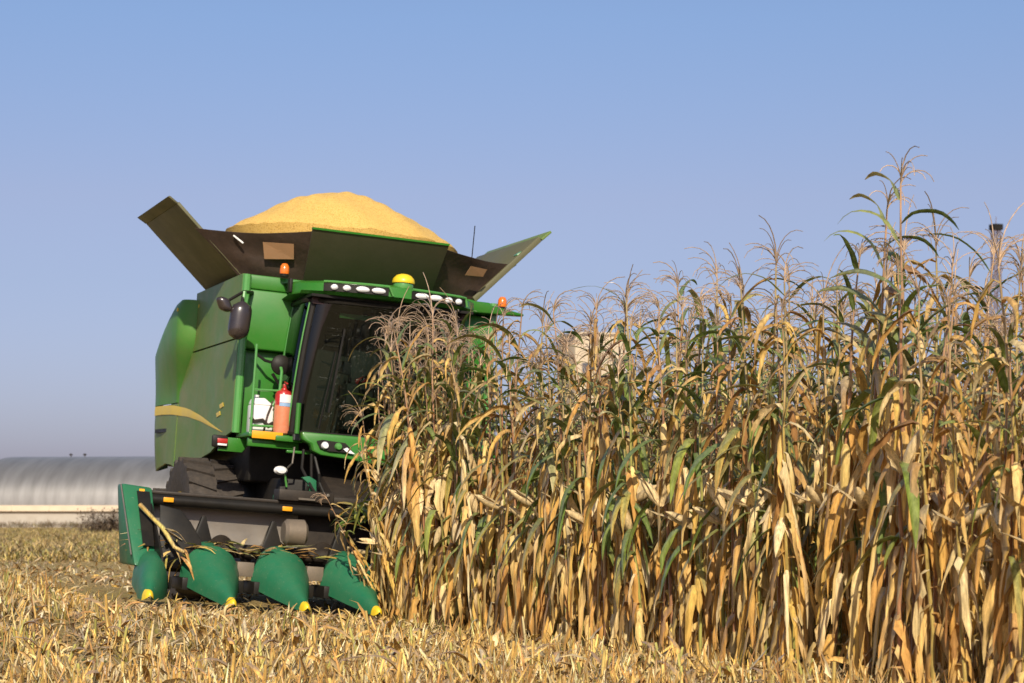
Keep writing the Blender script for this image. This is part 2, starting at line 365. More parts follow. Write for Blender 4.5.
mb = MB(); mb.box((0, 0, MH + .1), (1.25, 1.25, .7)); mb.build('top_platform', M['black'], ma)
mb = MB(); mb.tube([(0, 0, MH + .4), (0, 0, MH + 1.4)], .05, 5); mb.build('antenna', M['lattice'], ma)

# ================================================================== COMBINE HARVESTER
H = empty('combine_harvester'); H.matrix_world = MC
tag(H, 'green combine harvester with open grain tank cutting the maize', 'combine harvester')
CX = 1.33
def mir(x): return 2 * CX - x
# --- core hull (dark, closes the body behind the panels)
mb = MB(); mb.span(.12, mir(.12), 3.1, 6.6, 1.35, 3.5); mb.span(-.02, mir(-.02), 5.25, 6.75, 1.56, 3.36); mb.span(.35, mir(.35), 2.6, 6.2, .75, 1.4)
mb.build('chassis', M['black'], H, bevel=.03)
# --- left / right side shields. plan line x(y): front panel tapers in, rear shield bulges out
def front_x(y): return -.10
def shield(sgn):
    X = (lambda x: x) if sgn < 0 else mir
    def sheet(cols, name, mt):     # cols: (x, y, z0, z1)
        mb = MB(); rows = []
        for x, y, z0, z1 in cols:
            rows.append([(X(x), y, z0 + (z1 - z0) * k / 6) for k in range(7)])
        mb.grid(rows); return mb.build(name, mt, H, solid=-.025 * (1 if sgn < 0 else -1), angle=40)
    ys_ = [2.97, 3.4, 3.9, 4.4, 4.8, 5.2, 5.68]
    sheet([(front_x(y), y, 2.875, 3.56) for y in ys_[:-1]], 'tank_side_panel', M['side'])
    low = {2.97: 1.86, 3.4: 1.80, 3.9: 1.66, 4.4: 1.60, 4.8: 1.56, 5.2: 1.55, 5.68: 1.53}
    sheet([(front_x(y) - (.02 if y > 5.3 else 0), y, low[y], 2.855) for y in ys_], 'side_panel', M['side'])
    # rear shield with a rounded leading face that slants back towards the stripe
    prof = [(-.085 - .21 * math.sin(math.pi / 2 * k / 8), 5.12 + .20 * (1 - math.cos(math.pi / 2 * k / 8))) for k in range(9)]
    prof += [(-.297, 5.6), (-.29, 5.85), (-.275, 6.15), (-.25, 6.5), (-.22, 6.85), (-.17, 7.0), (-.02, 7.08)]
    mb = MB(); rows = []
    for k, (x, y) in enumerate(prof):
        top = 3.47 - .34 * max(0, y - 5.5); row = []
        for j in range(15):
            z = 2.30 + (top - 2.30) * j / 14
            f_ = float(smooth((z - 2.3) / .8)); sc = .22 + .78 * f_
            yl = y + (1 - f_) * .58 * max(0, 1 - (y - 5.12) / 1.2)
            xi = -.085 + (x + .085) * (sc if y < 5.9 else sc + (1 - sc) * min(1, (y - 5.9) / .9) * .5)
            if j == 14: xi += .05
            elif j == 13: xi += .012
            row.append((X(xi), yl, z))
        rows.append(row)
    mb.grid(rows); mb.build('engine_shield', M['side2'], H, solid=-.025 * (1 if sgn < 0 else -1), angle=50)
    mb = MB(); rows = []
    for y, x, z0 in ((5.70, -.125, 1.53), (5.85, -.13, 1.555), (6.15, -.14, 1.575), (6.5, -.15, 1.565), (6.75, -.16, 1.53), (6.88, -.155, 1.5), (6.95, -.13, 1.5), (7.02, .0, 1.55)):
        rows.append([(X(x + (.06 * (1 - k / 4) ** 2 if y > 6.2 else 0)), y, z0 + (2.285 - z0) * k / 4) for k in range(5)])
    mb.grid(rows); mb.build('rear_side_panel', M['side'], H, solid=-.025 * (1 if sgn < 0 else -1), angle=50)
    for y, z in ((5.32, 3.36), (5.05, 3.40)):
        MB().lathe([(0, -.012), (.022, -.01), (.024, .004)], (X(-.315 if y > 5.2 else -.118), y, z), 'x', 10).build('bolt', M['stripe'], H)
    # stripe: curved yellow band tapering forwards, just proud of the panels
    mb = MB(); rows = []
    for k in range(19):
        u = k / 18; y = 6.85 + (3.37 - 6.85) * u
        zc = float(np.interp(y, [3.37, 3.88, 4.5, 5.2, 5.9, 6.5, 6.85], [1.865, 1.95, 2.06, 2.155, 2.215, 2.235, 2.235]))
        hw = .056 * (1 - .95 * (max(0, u - .30) / .70) ** 1.3)
        x = np.interp(y, [3.3, 5.2, 5.68, 5.70, 6.9], [-.10, -.10, -.12, -.13, -.165]) - .028
        rows.append([(X(x), y, zc - hw), (X(x - .003), y, zc), (X(x), y, zc + hw)])
    mb.grid(rows); mb.build('stripe_decal', M['stripe'], H)
    mb = MB()
    for dy, dz in ((0, .05), (.12, -.04)):
        mb.plate([(X(-.132), 3.40 + dy, 2.10 + dz), (X(-.132), 3.56 + dy, 2.08 + dz), (X(-.132), 3.60 + dy, 2.125 + dz), (X(-.132), 3.44 + dy, 2.145 + dz)], (.004, 0, 0))
    mb.build('emblem', M['stripe'], H)
    mb = MB(); mb.box((X(-.155), 6.25, 1.98), (.03, .9, .045), (0, 0, R(4 if sgn < 0 else -4))); mb.build('handle_slot', M['black'], H)
for s_ in (-1, 1): shield(s_)
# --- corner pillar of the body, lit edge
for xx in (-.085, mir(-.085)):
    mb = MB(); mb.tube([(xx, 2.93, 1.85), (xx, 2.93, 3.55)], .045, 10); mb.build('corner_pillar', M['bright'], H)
# --- tank front wall and the recess above the platform
mb = MB(); mb.span(-.06, mir(-.06), 2.93, 3.15, 2.76, 3.40); mb.build('tank_front_panel', M['green'], H, bevel=.03)
for xa, xb in ((-.06, .62), (mir(.62), mir(-.06))): MB().span(xa, xb, 3.05, 3.12, 1.85, 2.755).build('platform_back_panel', M['green'], H, bevel=.01)
mb = MB(); mb.span(-.06, mir(-.06), 2.945, 3.3, 3.405, 3.56); mb.build('tank_rim', M['green'], H, bevel=.02)
mb = MB(); mb.hexa([(2.35, 2.72, 3.40), (3.08, 2.84, 3.435), (3.08, 2.92, 3.435), (2.35, 2.94, 3.40), (2.35, 2.70, 3.54), (3.08, 2.83, 3.46), (3.08, 2.93, 3.46), (2.35, 2.95, 3.55)]); mb.build('roof_wing', M['green'], H, bevel=.012)
mb = MB(); mb.box((.305, 2.60, 3.44), (.035, .10, .15)); mb.build('roof_strap', M['black'], H, bevel=.01)
# --- grain tank extension: four flaps, tarpaulin corners
def flap(name, pts, off, m_=M['olive']):
    return MB().plate(pts, off).build(name, m_, H, bevel=.006)
zt = 3.575; fl_y0, fl_y1 = 3.45, 5.15
lf = flap('tank_flap', [(.02, fl_y0, 3.55), (.02, fl_y1, 3.55), (-.79, fl_y1, 4.29), (-.79, fl_y0, 4.29)], (.02, 0, .028))
tag(lf, 'dusty olive side flap of the grain tank, leaning out to the left')
MB().plate([(-.795, fl_y0, 4.29), (-.795, fl_y1, 4.29), (-.90, fl_y1 + .02, 4.355), (-.90, fl_y0 - .02, 4.355)], (.025, 0, .01)).build('flap_lip', M['olive'], lf, bevel=.005)
mb = MB()
for yy in (3.7, 4.3, 4.9): mb.box((-.70, yy, 4.27), (.05, .08, .08))
mb.build('flap_bracket', M['green'], lf, bevel=.01)
rf = flap('tank_flap', [(mir(.05), fl_y0 - .3, zt), (3.36, fl_y0 - .3, 4.36), (3.36, fl_y1, 4.36), (mir(.05), fl_y1, zt)], (-.04, 0, .05))
MB().plate([(3.365, fl_y0 - .31, 4.365), (3.365, fl_y1, 4.365), (3.47, fl_y1, 4.47), (3.47, fl_y0 - .32, 4.47)], (-.02, 0, .02)).build('flap_lip', M['side'], rf, bevel=.005)
mb = MB(); mb.box((mir(-.50), fl_y0 - .2, 4.20), (.16, .12, .06), (0, R(-38), 0)); mb.build('flap_bracket', M['bright'], rf, bevel=.01)
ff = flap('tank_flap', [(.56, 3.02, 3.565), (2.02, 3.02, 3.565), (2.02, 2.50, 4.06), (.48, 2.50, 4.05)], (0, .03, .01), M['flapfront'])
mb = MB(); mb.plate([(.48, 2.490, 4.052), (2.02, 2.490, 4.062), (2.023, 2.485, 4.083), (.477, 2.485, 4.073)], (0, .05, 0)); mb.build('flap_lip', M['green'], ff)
bf = flap('tank_flap', [(.5, 5.4, 3.565), (2.1, 5.4, 3.565), (2.3, 5.85, 4.15), (.35, 5.85, 4.15)], (0, -.03, .01))
def tarp(a, b, c, d):       # a-b bottom, d-c top, sagging sheet
    mb = MB(); rows = []; a, b, c, d = map(Vector, (a, b, c, d))
    for i in range(9):
        u = i / 8; lo = a.lerp(b, u); hi = d.lerp(c, u); row = []
        for j in range(9):
            v = j / 8; q = lo.lerp(hi, v); q = q + Vector((.02 * math.sin(u * 9 + v * 4), .05 * math.sin(u * math.pi) * v + .028 * math.sin(v * 9 + u * 5) * math.sin(u * math.pi), -.035 * math.sin(u * math.pi) * v)); row.append(q)
        rows.append(row)
    mb.grid(rows); return mb.build('tarpaulin', M['tarp'], H, solid=.008)
tl_ = tarp((-.0, 3.48, 3.54), (.62, 3.05, 3.56), (.55, 2.56, 4.05), (-.55, 3.48, 4.06))
MB().plate([(.13, 3.10, 3.76), (.41, 2.92, 3.77), (.37, 2.82, 3.92), (.08, 3.02, 3.93)], (0, .012, 0)).build('patch', M['patch'], tl_)
MB().tube([(-.20, 3.22, 3.99), (-.10, 3.16, 3.91)], .010, 6).build('strap', M['white'], tl_)
tr_ = tarp((1.98, 3.05, 3.56), (2.60, 3.24, 3.57), (3.10, 3.26, 4.07), (1.96, 2.56, 4.05))
MB().plate([(2.36, 2.86, 3.82), (2.60, 2.95, 3.84), (2.63, 2.91, 3.92), (2.40, 2.80, 3.92)], (0, .02, 0)).build('patch', M['patch'], tr_)
tarp((.10, 5.2, 3.57), (.5, 5.38, 3.57), (.38, 5.8, 4.12), (-.40, 5.06, 3.95)); tarp((mir(.10), 5.2, 3.57), (2.1, 5.38, 3.57), (2.3, 5.8, 4.12), (mir(-.40), 5.06, 3.97))
MB().tube([(2.42, 2.86, 4.0), (2.43, 2.86, 4.38)], .006, 5).build('antenna', M['black'], H)
# --- cab
def cab_line(z):      # outline of the glass in plan, left rear corner round the front to right rear corner
    t_ = (z - 1.85) / 1.43; xl = .325 + .02 * t_ + .085 * t_ * t_; yf = 2.30 - .13 * t_
    P_ = [(xl + .01, 2.93), (xl, 2.62)]
    for k in range(7):
        a = math.pi / 2 * k / 6; P_.append((xl + .26 * (1 - math.cos(a)), yf + .24 * (1 - math.sin(a)) + .06))
    for k in range(1, 5):
        u = k / 5; P_.append((xl + .26 + (CX - xl - .26) * u, yf + .06 - .10 * math.sin(u * math.pi / 2)))
    P_.append((CX, yf - .04))
    return P_ + [(mir(x), y) for x, y in P_[-2::-1]]
zs_ = [1.87 + 1.42 * k / 8 for k in range(9)]
mb = MB(); mb.grid([[(x, y, z) for x, y in cab_line(z)] for z in zs_]); mb.build('windscreen', M['glass'], H)
for idx, r_ in ((5, .040), (-6, .040)):
    mb = MB(); mb.tube([(cab_line(z)[idx][0], cab_line(z)[idx][1] + .02, z) for z in zs_], r_, 8); mb.build('cab_pillar', M['black'], H)
for idx in (0, -1):
    mb = MB(); mb.tube([(cab_line(z)[idx][0], cab_line(z)[idx][1] - .02, z) for z in zs_], .014, 8); mb.build('cab_pillar', M['green'], H)
mb = MB(); rows = []
MB().tube([(x, y - .005, 1.875) for x, y in cab_line(1.87)], .028, 6).build('window_seal', M['black'], H); MB().tube([(x, y - .005, 3.28) for x, y in cab_line(3.28)], .03, 6).build('window_seal', M['black'], H)
mb = MB(); mb.tube([(x, y - .012, z) for z in zs_ for x, y in [cab_line(z)[4]]], .010, 6); mb.build('glass_edge_trim', M['bright'], H)
# interior
mb = MB(); mb.span(.46, mir(.46), 2.86, 2.92, 1.9, 3.3); mb.span(.40, mir(.40), 2.36, 2.9, 1.80, 1.86); mb.build('cab_interior', M['interior'], H)
mb = MB(); mb.span(.47, mir(.47), 2.25, 2.88, 3.24, 3.30); mb.build('headliner', M['headliner'], H)
mb = MB(); mb.box((CX, 2.78, 2.62), (.52, .12, .75), (R(-8), 0, 0)); mb.box((CX, 2.6, 2.25), (.52, .42, .14)); mb.box((CX, 2.82, 3.06), (.28, .09, .18)); mb.build('seat', M['interior'], H, bevel=.04)
sw = MB().tube([(CX - .05 + .19 * math.cos(a), 2.42 + .07 * math.sin(a), 2.42 + .15 * math.sin(a)) for a in [2 * math.pi * k / 20 for k in range(21)]], .014, 6, cap=False)
sw.tube([(CX - .05, 2.42, 2.42), (CX - .05, 2.34, 1.88)], .035, 8); sw.build('steering_wheel', M['black'], H)
mb = MB(); mb.box((1.00, 2.48, 2.2), (.14, .3, .5)); mb.build('console', M['interior'], H, bevel=.02)
mb = MB(); mb.box((.93, 2.5, 2.62), (.16, .04, .13), (0, R(6), R(10))); mb.build('monitor', M['window'], H, bevel=.008)
mb = MB(); mb.box((1.13, 2.5, 2.50), (.13, .05, .07), (0, R(-25), 0)); mb.build('red_cloth', M['red'], H, bevel=.02)
mb = MB(); mb.tube([(.62, 2.20, 1.93), (.74, 2.165, 2.75)], .009, 5); mb.box((.755, 2.16, 2.55), (.02, .015, .9), (0, R(7), 0)); mb.build('wiper', M['black'], H)
mb = MB(); mb.span(.80, 2.0, 2.34, 2.37, 3.13, 3.18); mb.build('sun_blind', M['bright'], H)
# roof and visor
mb = MB()
top = [(.31, 2.62), (.36, 2.34), (.60, 2.10), (1.0, 1.99), (CX, 1.96)]; top = top + [(mir(x), y) for x, y in top[-2::-1]]
def vis_z(x):   # lower edge climbs towards the wing tips
    return 3.335 + .045 * max(0, (abs(x - CX) - .75) / .7) ** 1.2
rows = [[(x, y + .05, vis_z(x)) for x, y in top], [(x, y, vis_z(x) + .03) for x, y in top], [(x, y - .0 + .02, 3.47 - .02 * abs(x - CX)) for x, y in top], [(x, y + .10, 3.50 - .02 * abs(x - CX)) for x, y in top], [(x, 3.05, 3.53 - .02 * abs(x - CX)) for x, y in top], [(x, 3.05, 3.32) for x, y in top], [(x, y + .05, vis_z(x)) for x, y in top]]
mb.grid(rows)
n_ = len(top)
cab_roof = mb.build('cab_roof', M['green'], H, bevel=.0, angle=40)
mb = MB(); mb.span(.43, mir(.43), 2.16, 3.0, 3.305, 3.332); mb.build('roof_underside', M['black'], H)
for x0_, x1_ in ((.54, 1.20), (mir(1.20), mir(.54))):
    mb = MB()
    def vy(x): return np.interp(abs(x - CX), [0, .33, .73, 1.03, 1.45], [1.96, 1.99, 2.10, 2.34, 2.80]) + .005
    pts = [(x0_ + (x1_ - x0_) * k / 8) for k in range(9)]
    rows = [[(x, vy(x) - .022, 3.368) for x in pts], [(x, vy(x) - .022, 3.452) for x in pts]]
    mb.grid(rows); lb = mb.build('light_bar', M['black'], cab_roof, solid=.02)
    mb = MB(); mb.tube([(x, vy(x) - .03, 3.465) for x in pts] + [(x1_ + (.05 if x0_ < 1 else .02), vy(x1_) - .03, 3.37)], .012, 6); mb.build('trim', M['bright'], lb)
for xl, wl in ((.64, .075), (.765, .085), (.925, .145), (1.09, .15)):
    for xx in (xl, mir(xl)):
        MB().lathe([(.0, -.062), (.7 * .5, -.055), (.5, -.03), (.5, .02)], (0, 0, 0), 'y', 16).build('work_light', M['lens'], cab_roof)
        o = bpy.context.scene.collection.objects[-1]
        o.scale = (wl, .6, .062); o.location = (xx, vy(xx) - .02, 3.408)
mb = MB(); mb.lathe([(.105, 0), (.11, .03), (.105, .065)], (1.40, 2.10, 3.475), n=20); d0 = mb.build('dome_base', M['bright'], H)
mb = MB(); mb.lathe([(.118, .06), (.122, .075), (.112, .11), (.08, .145), (.04, .160), (.0, .163)], (1.40, 2.10, 3.475), n=24, caps=False); mb.build('satellite_dome', M['yellow'], H)
for bxp in ((.30, 2.86, 3.56), (2.82, 2.86, 3.485)):
    b0 = MB().lathe([(.045, 0), (.05, .03), (.04, .035)], bxp, n=14).build('beacon', M['black'], H)
    MB().lathe([(.048, .03), (.052, .06), (.048, .11), (.03, .14), (.0, .148)], bxp, n=16, caps=False).build('beacon_lens', M['orange'], b0)
# --- mirrors
def capsule(c, hw, hd, hh, tilt=0):
    mb = MB(); rows = []
    for k in range(11):
        t_ = -1 + 2 * k / 10; f_ = (1 - abs(t_) ** 5) ** .5 if abs(t_) < 1 else .05; f_ = max(f_, .25)
        rows.append([(c[0] + hw * f_ * math.cos(a) + tilt * t_, c[1] + hd * f_ * math.sin(a), c[2] + hh * t_) for a in [2 * math.pi * j / 16 for j in range(16)]])
    mb.grid(rows, close=True); mb.f += [tuple(range(16))[::-1], tuple(range(160, 176))]; mb.mi += [0, 0]
    return mb
mm = capsule((-.25, 2.42, 2.99), .115, .09, .20, .015).build('mirror', M['mirror'], H)
MB().tube([(-.23, 2.46, 3.17), (-.20, 2.55, 3.31), (-.02, 2.92, 3.36)], .02, 8).build('mirror_arm', M['black'], mm)
MB().tube([(-.21, 2.50, 3.2), (-.20, 2.52, 3.31)], .022, 8).build('mirror_clamp', M['bright'], mm)
m2 = capsule((-.42, 2.45, 3.145), .075, .06, .075, -.03).build('mirror', M['mirror'], H)
MB().tube([(-.42, 2.45, 3.16), (-.22, 2.52, 3.30)], .018, 6).build('mirror_arm', M['black'], m2)
rm = MB().lathe([(.0, -.05), (.07, -.045), (.105, -.02), (.11, .0), (.10, .015), (0, .02)], (.30, 2.72, 2.60), 'y', 20, caps=False).build('round_mirror', M['black'], H)
MB().tube([(.05, 2.9, 2.72), (.15, 2.82, 2.64), (.30, 2.73, 2.60), (.44, 2.75, 2.68), (.52, 2.85, 2.70)], .016, 6).build('mirror_arm', M['black'], rm)
MB().tube([(.22, 2.74, 2.50), (.38, 2.78, 2.30), (.42, 2.85, 2.0)], .018, 6).build('hose', M['black'], rm)
# --- platform, rails, bumper
for xa, xb in ((-.06, .62), (mir(.62), mir(-.06))): MB().span(xa, xb, 2.45, 3.02, 1.80, 1.845).build('platform', M['green'], H, bevel=.008)
mb = MB(); mb.span(-.03, .30, 2.425, 2.447, 1.785, 1.865); mb.build('edge_reflector', M['amber'], H, bevel=.004)
mb = MB()
mb.tube([(-.02, 2.55, 1.84), (-.02, 2.55, 2.78)], .014, 8); mb.tube([(.25, 2.55, 1.84), (.27, 2.55, 2.52), (.27, 2.6, 2.56)], .016, 8)
mb.tube([(-.02, 2.55, 2.30), (.265, 2.55, 2.31)], .013, 8); mb.tube([(-.02, 2.55, 1.92), (.25, 2.55, 1.93)], .013, 8)
mb.tube([(.20, 2.55, 2.15), (.27, 2.55, 2.32)], .011, 6)
mb.build('handrail', M['bright'], H)
mb = MB(); mb.tube([(.40, 2.25, 1.86), (.40, 2.25, 2.18)], .026, 8); mb.build('grab_post', M['green'], H)
mb = MB(); prof = [(.50, 1.87), (.50, 1.80), (.62, 1.745), (.60, 1.66), (.70, 1.645), (.98, 1.61), (1.15, 1.60)]
left = [(.45, 1.885), (.46, 1.80), (.55, 1.76), (.57, 1.69), (.66, 1.655), (.95, 1.635), (1.2, 1.605), (CX, 1.60)]
poly = left + [(mir(x), z) for x, z in left[-2::-1]]
poly3 = [(x, 2.13 + .10 * ((x - CX) / .9) ** 2, z) for x, z in poly]
mb.plate(poly3, (0, .12, 0)); bu = mb.build('bumper', M['green'], H, bevel=.02)
mb = MB(); mb.span(.22, .52, 2.40, 2.47, 1.775, 1.835); mb.span(.35, .62, 2.40, 2.46, 1.66, 1.69); mb.span(-.05, .5, 2.5, 2.56, 1.70, 1.79); mb.build('step_bar', M['green'], H, bevel=.01)
for sg in (0, 1):
    X = (lambda x: x) if sg == 0 else mir
    def by(x): return 2.128 + .10 * ((x - CX) / .9) ** 2
    pts = [(X(x), by(x) - .008, z) for x, z in ((.60, 1.80), (.66, 1.815), (.90, 1.80), (.94, 1.765), (1.0, 1.70), (.74, 1.70), (.64, 1.725))]
    hl = MB().plate(pts, (0, -.012, 0)).build('headlight', M['black'], bu)
    for x, m_ in ((.69, M['lens']), (.83, M['bright'])):
        MB().lathe([(.0, -.03), (.03, -.025), (.042, .0), (.042, .02)], (X(x), by(x) - .025, 1.757), 'y', 14).build('lamp_lens', m_, hl)
    MB().plate([(X(.92), by(.92) - .022, 1.755), (X(1.01), by(1.0) - .022, 1.692), (X(.93), by(.93) - .022, 1.698), (X(.88), by(.9) - .022, 1.735)], (0, -.004, 0)).build('chrome_trim', M['lens'], hl)
# marker plate with red reflector by the wheel, small white lamp
mb = MB(); mb.plate([(-.28, 2.86, 1.64), (-.02, 2.86, 1.64), (.10, 2.86, 1.79), (-.25, 2.86, 1.79)], (0, .03, 0)); mk = mb.build('marker_plate', M['green'], H, bevel=.006)
mb = MB(); mb.box((-.27, 2.85, 1.74), (.17, .05, .13)); mb.build('rubber_frame', M['black'], mk, bevel=.02)
mb = MB(); mb.box((-.25, 2.81, 1.745), (.11, .02, .05)); mb.build('red_reflector', M['red'], mk, bevel=.006)
mb = MB(); mb.box((-.25, 2.81, 1.705), (.10, .02, .022)); mb.build('white_reflector', M['white'], mk, bevel=.004)
mb = MB(); mb.lathe([(.0, -.05), (.05, -.042), (.075, .0), (.06, .03), (0, .04)], (0, 0, 0), 'y', 16, caps=False); o = mb.build('side_lamp', M['white'], H); o.location = (.31, 2.45, 1.47); o.scale = (1, 1, .62)
MB().tube([(.36, 2.47, 1.46), (.40, 2.5, 1.2)], .012, 6).build('lamp_stalk', M['bright'], o).matrix_parent_inverse = Matrix.Translation((-.31, -2.45, -1.47))
# --- feeder house, brackets, hoses
mb = MB(); mb.hexa([(.78, 1.75, .55), (1.9, 1.75, .55), (1.9, 3.0, .95), (.78, 3.0, .95), (.78, 1.75, 1.12), (1.9, 1.75, 1.12), (1.9, 2.9, 1.62), (.78, 2.9, 1.62)]); fh = mb.build('feeder_house', M['darkmetal'], H, bevel=.02)
mb = MB(); mb.span(.80, 1.9, 1.72, 1.76, 1.13, 1.155); mb.build('feeder_lip', M['green'], fh)
mb = MB(); mb.plate([(.44, 2.0, 1.12), (.60, 2.0, 1.12), (.58, 2.0, 1.38), (.50, 2.0, 1.42), (.42, 2.0, 1.40), (.50, 2.0, 1.34)], (0, .06, 0)); mb.span(.14, .48, 1.95, 2.05, 1.12, 1.20); mb.build('lift_bracket', M['head'], H, bevel=.008)
for k, pp in enumerate((((.5, 2.3, 1.7), (.47, 2.2, 1.5), (.52, 1.95, 1.3), (.62, 1.8, 1.12)), ((.62, 2.3, 1.66), (.66, 2.2, 1.45), (.60, 1.95, 1.35), (.68, 1.8, 1.12)), ((.56, 2.2, 1.66), (.58, 2.2, 1.4), (.45, 1.9, 1.25), (.3, 1.75, 1.1)))):
    MB().tube(pp, .016, 6).build('hydraulic_hose', M['black'], H)
MB().tube([(.40, 2.3, 1.72), (.39, 2.3, 1.55), (.36, 2.36, 1.5)], .010, 6).build('lamp_cable', M['steel'], H)
mb = MB(); mb.span(1.2, 1.6, 1.6, 1.75, 1.05, 1.45); mb.tube([(1.05, 1.7, 1.1), (1.15, 1.65, 1.35), (1.35, 1.6, 1.42), (1.6, 1.6, 1.2)], .03, 8); mb.build('drive_cover', M['head'], H, bevel=.03)
# --- wheels
def wheel(c, rad, wid, sg, rimr):
    hub = MB().lathe([(.0, -.05), (.10, -.05), (.12, 0), (rimr * .8, .03), (rimr * .8, .06), (0, .07)], c, 'x', 20, caps=False).build('wheel', M['rim'], H)
    rimb = MB().lathe([(rimr * .78, -wid * .3), (rimr * .95, -wid * .42), (rimr, -wid * .46), (rimr, wid * .46), (rimr * .95, wid * .42), (rimr * .78, wid * .3), (rimr * .78, -wid * .3)], c, 'x', 32, caps=False).build('rim', M['rim'], hub)
    h = wid / 2; n = 40
    mb = MB(); mb.lathe([(rimr, -h * .85), (rimr + (rad - rimr) * .5, -h), (rad * .93, -h * .96), (rad * .955, -h * .82), (rad * .962, 0), (rad * .955, h * .82), (rad * .93, h * .96), (rimr + (rad - rimr) * .5, h), (rimr, h * .85)], c, 'x', n, caps=False)
    nl = 22
    for k in range(nl):
        for s in (-1, 1):
            a0 = 2 * math.pi * (k + (.5 if s > 0 else 0)) / nl; P_ = []
            for rr in (rad * .945, rad * 1.0):
                for (hx_, da) in ((.03, -.0), (.03, .09), (.97, .24), (.97, .14)):
                    a = a0 + da * (1 if rr < rad * .96 else .96); q = rr if hx_ < .5 else rr * .985
                    P_.append((c[0] + s * h * hx_, c[1] - q * math.cos(a), c[2] + q * math.sin(a)))
            mb.hexa(P_)
    mb.build('tyre', M['rubber'], hub, angle=30)
wheel((-.12, 4.1, .80), .80, .62, -1, .40); wheel((mir(-.12), 4.1, .80), .80, .62, 1, .40)
wheel((-.02, 6.35, .66), .62, .44, -1, .33); wheel((mir(.12), 6.45, .62), .62, .44, 1, .33)
mb = MB(); mb.tube([(-.1, 4.1, .8), (mir(-.1), 4.1, .8)], .13, 12); mb.tube([(.1, 6.45, .66), (mir(.1), 6.45, .66)], .09, 12); mb.build('axle', M['darkmetal'], H)
mb = MB()
for k in range(1): mb.span(.35, mir(.35), 6.2, 7.0, 1.2, 2.6)
mb.build('straw_chopper', M['side'], H, bevel=.08)
# --- maize header
X0, X1 = -1.22, mir(-1.22) + .14
mb = MB(); mb.span(X0, X1, 1.70, 1.78, .35, 1.13); mb.span(X0, X1, 1.52, 1.70, 1.105, 1.14); mb.build('header_frame', M['darkmetal'], H, bevel=.01)
mb = MB(); mb.tube([(X0, 1.50, 1.05), (X1, 1.50, 1.05)], .055, 12); tb = mb.build('header_tube', M['black'], H)
for x in (-1.06, .14): MB().box((x, 1.44, 1.055), (.10, .02, .045)).build('amber_marker', M['amber'], tb, bevel=.004)
mb = MB(); mb.span(.05, .62, 1.45, 1.68, 1.14, 1.25); mb.span(.62, 1.1, 1.5, 1.68, 1.14, 1.21); mb.build('coupling_beam', M['darkmetal'], tb, bevel=.01)
MB().box((.33, 1.43, 1.165), (.17, .015, .02)).build('rating_plate', M['steel'], tb)
for x, z in ((.55, 1.22), (.92, 1.20), (.95, 1.10)): MB().lathe([(0, -.012), (.016, -.01), (.018, .0)], (x, 1.44, z), 'y', 10).build('bolt', M['steel'], tb)
rows = []
for k in range(13):
    a = R(-20 + 150 * k / 12); rows.append([(x, 1.36 + .33 * math.cos(a - R(90)) * 0 + .30 * math.sin(R(75) - R(110) * k / 12) * .0 + .31 * (1 - (k / 12 - 1) ** 2) * 0 + .30 - .30 * (1 - (1 - k / 12) ** 2) * 0, .0) for x in (X0, X1)])
rows = []
for k in range(11):
    u = k / 10; rows.append((1.37 + .30 * math.sin(u * math.pi / 2), .40 + .60 * u ** 1.6))
for xa, xb in ((X0, .32), (2.45, X1)): MB().grid([[(x, y, z) for x in np.linspace(xa, xb, 12)] for y, z in rows]).build('auger_trough', M['steel'], H, solid=.01)
mb = MB(); mb.lathe([(.0, 0), (.10, .0), (.13, .03), (.135, .20), (.10, .23), (0, .24)], (.04, 1.16, .82), 'x', 24, caps=False); mb.build('drum_end', M['plate'], H)
mb = MB(); mb.plate([(-1.2, .98, .50), (-.78, .98, .50), (-.80, 1.02, .68), (-.90, 1.08, .85), (-1.0, 1.12, .96), (-1.2, 1.14, 1.0)], (0, .03, 0)); mb.build('trough_shade_plate', M['black'], H, bevel=.01)  # black plate added to stand for the shadow inside the trough end
mb = MB(); mb.tube([(X0, 1.36, .60), (X1, 1.36, .60)], .07, 14); au = mb.build('auger', M['darkmetal'], H)
for a_, b_, sg in ((X0 + .05, CX - .4, 1), (CX + .4, X1 - .05, -1)):
    rows = []
    for k in range(121):
        x = a_ + (b_ - a_) * k / 120; a = sg * 2 * math.pi * (x - a_) / .52
        rows.append([(x, 1.36 + r_ * math.cos(a), .60 + r_ * math.sin(a)) for r_ in (.06, .15)])
    mb = MB(); mb.grid(rows); mb.build('auger_flight', M['darkmetal'], au, solid=.008)
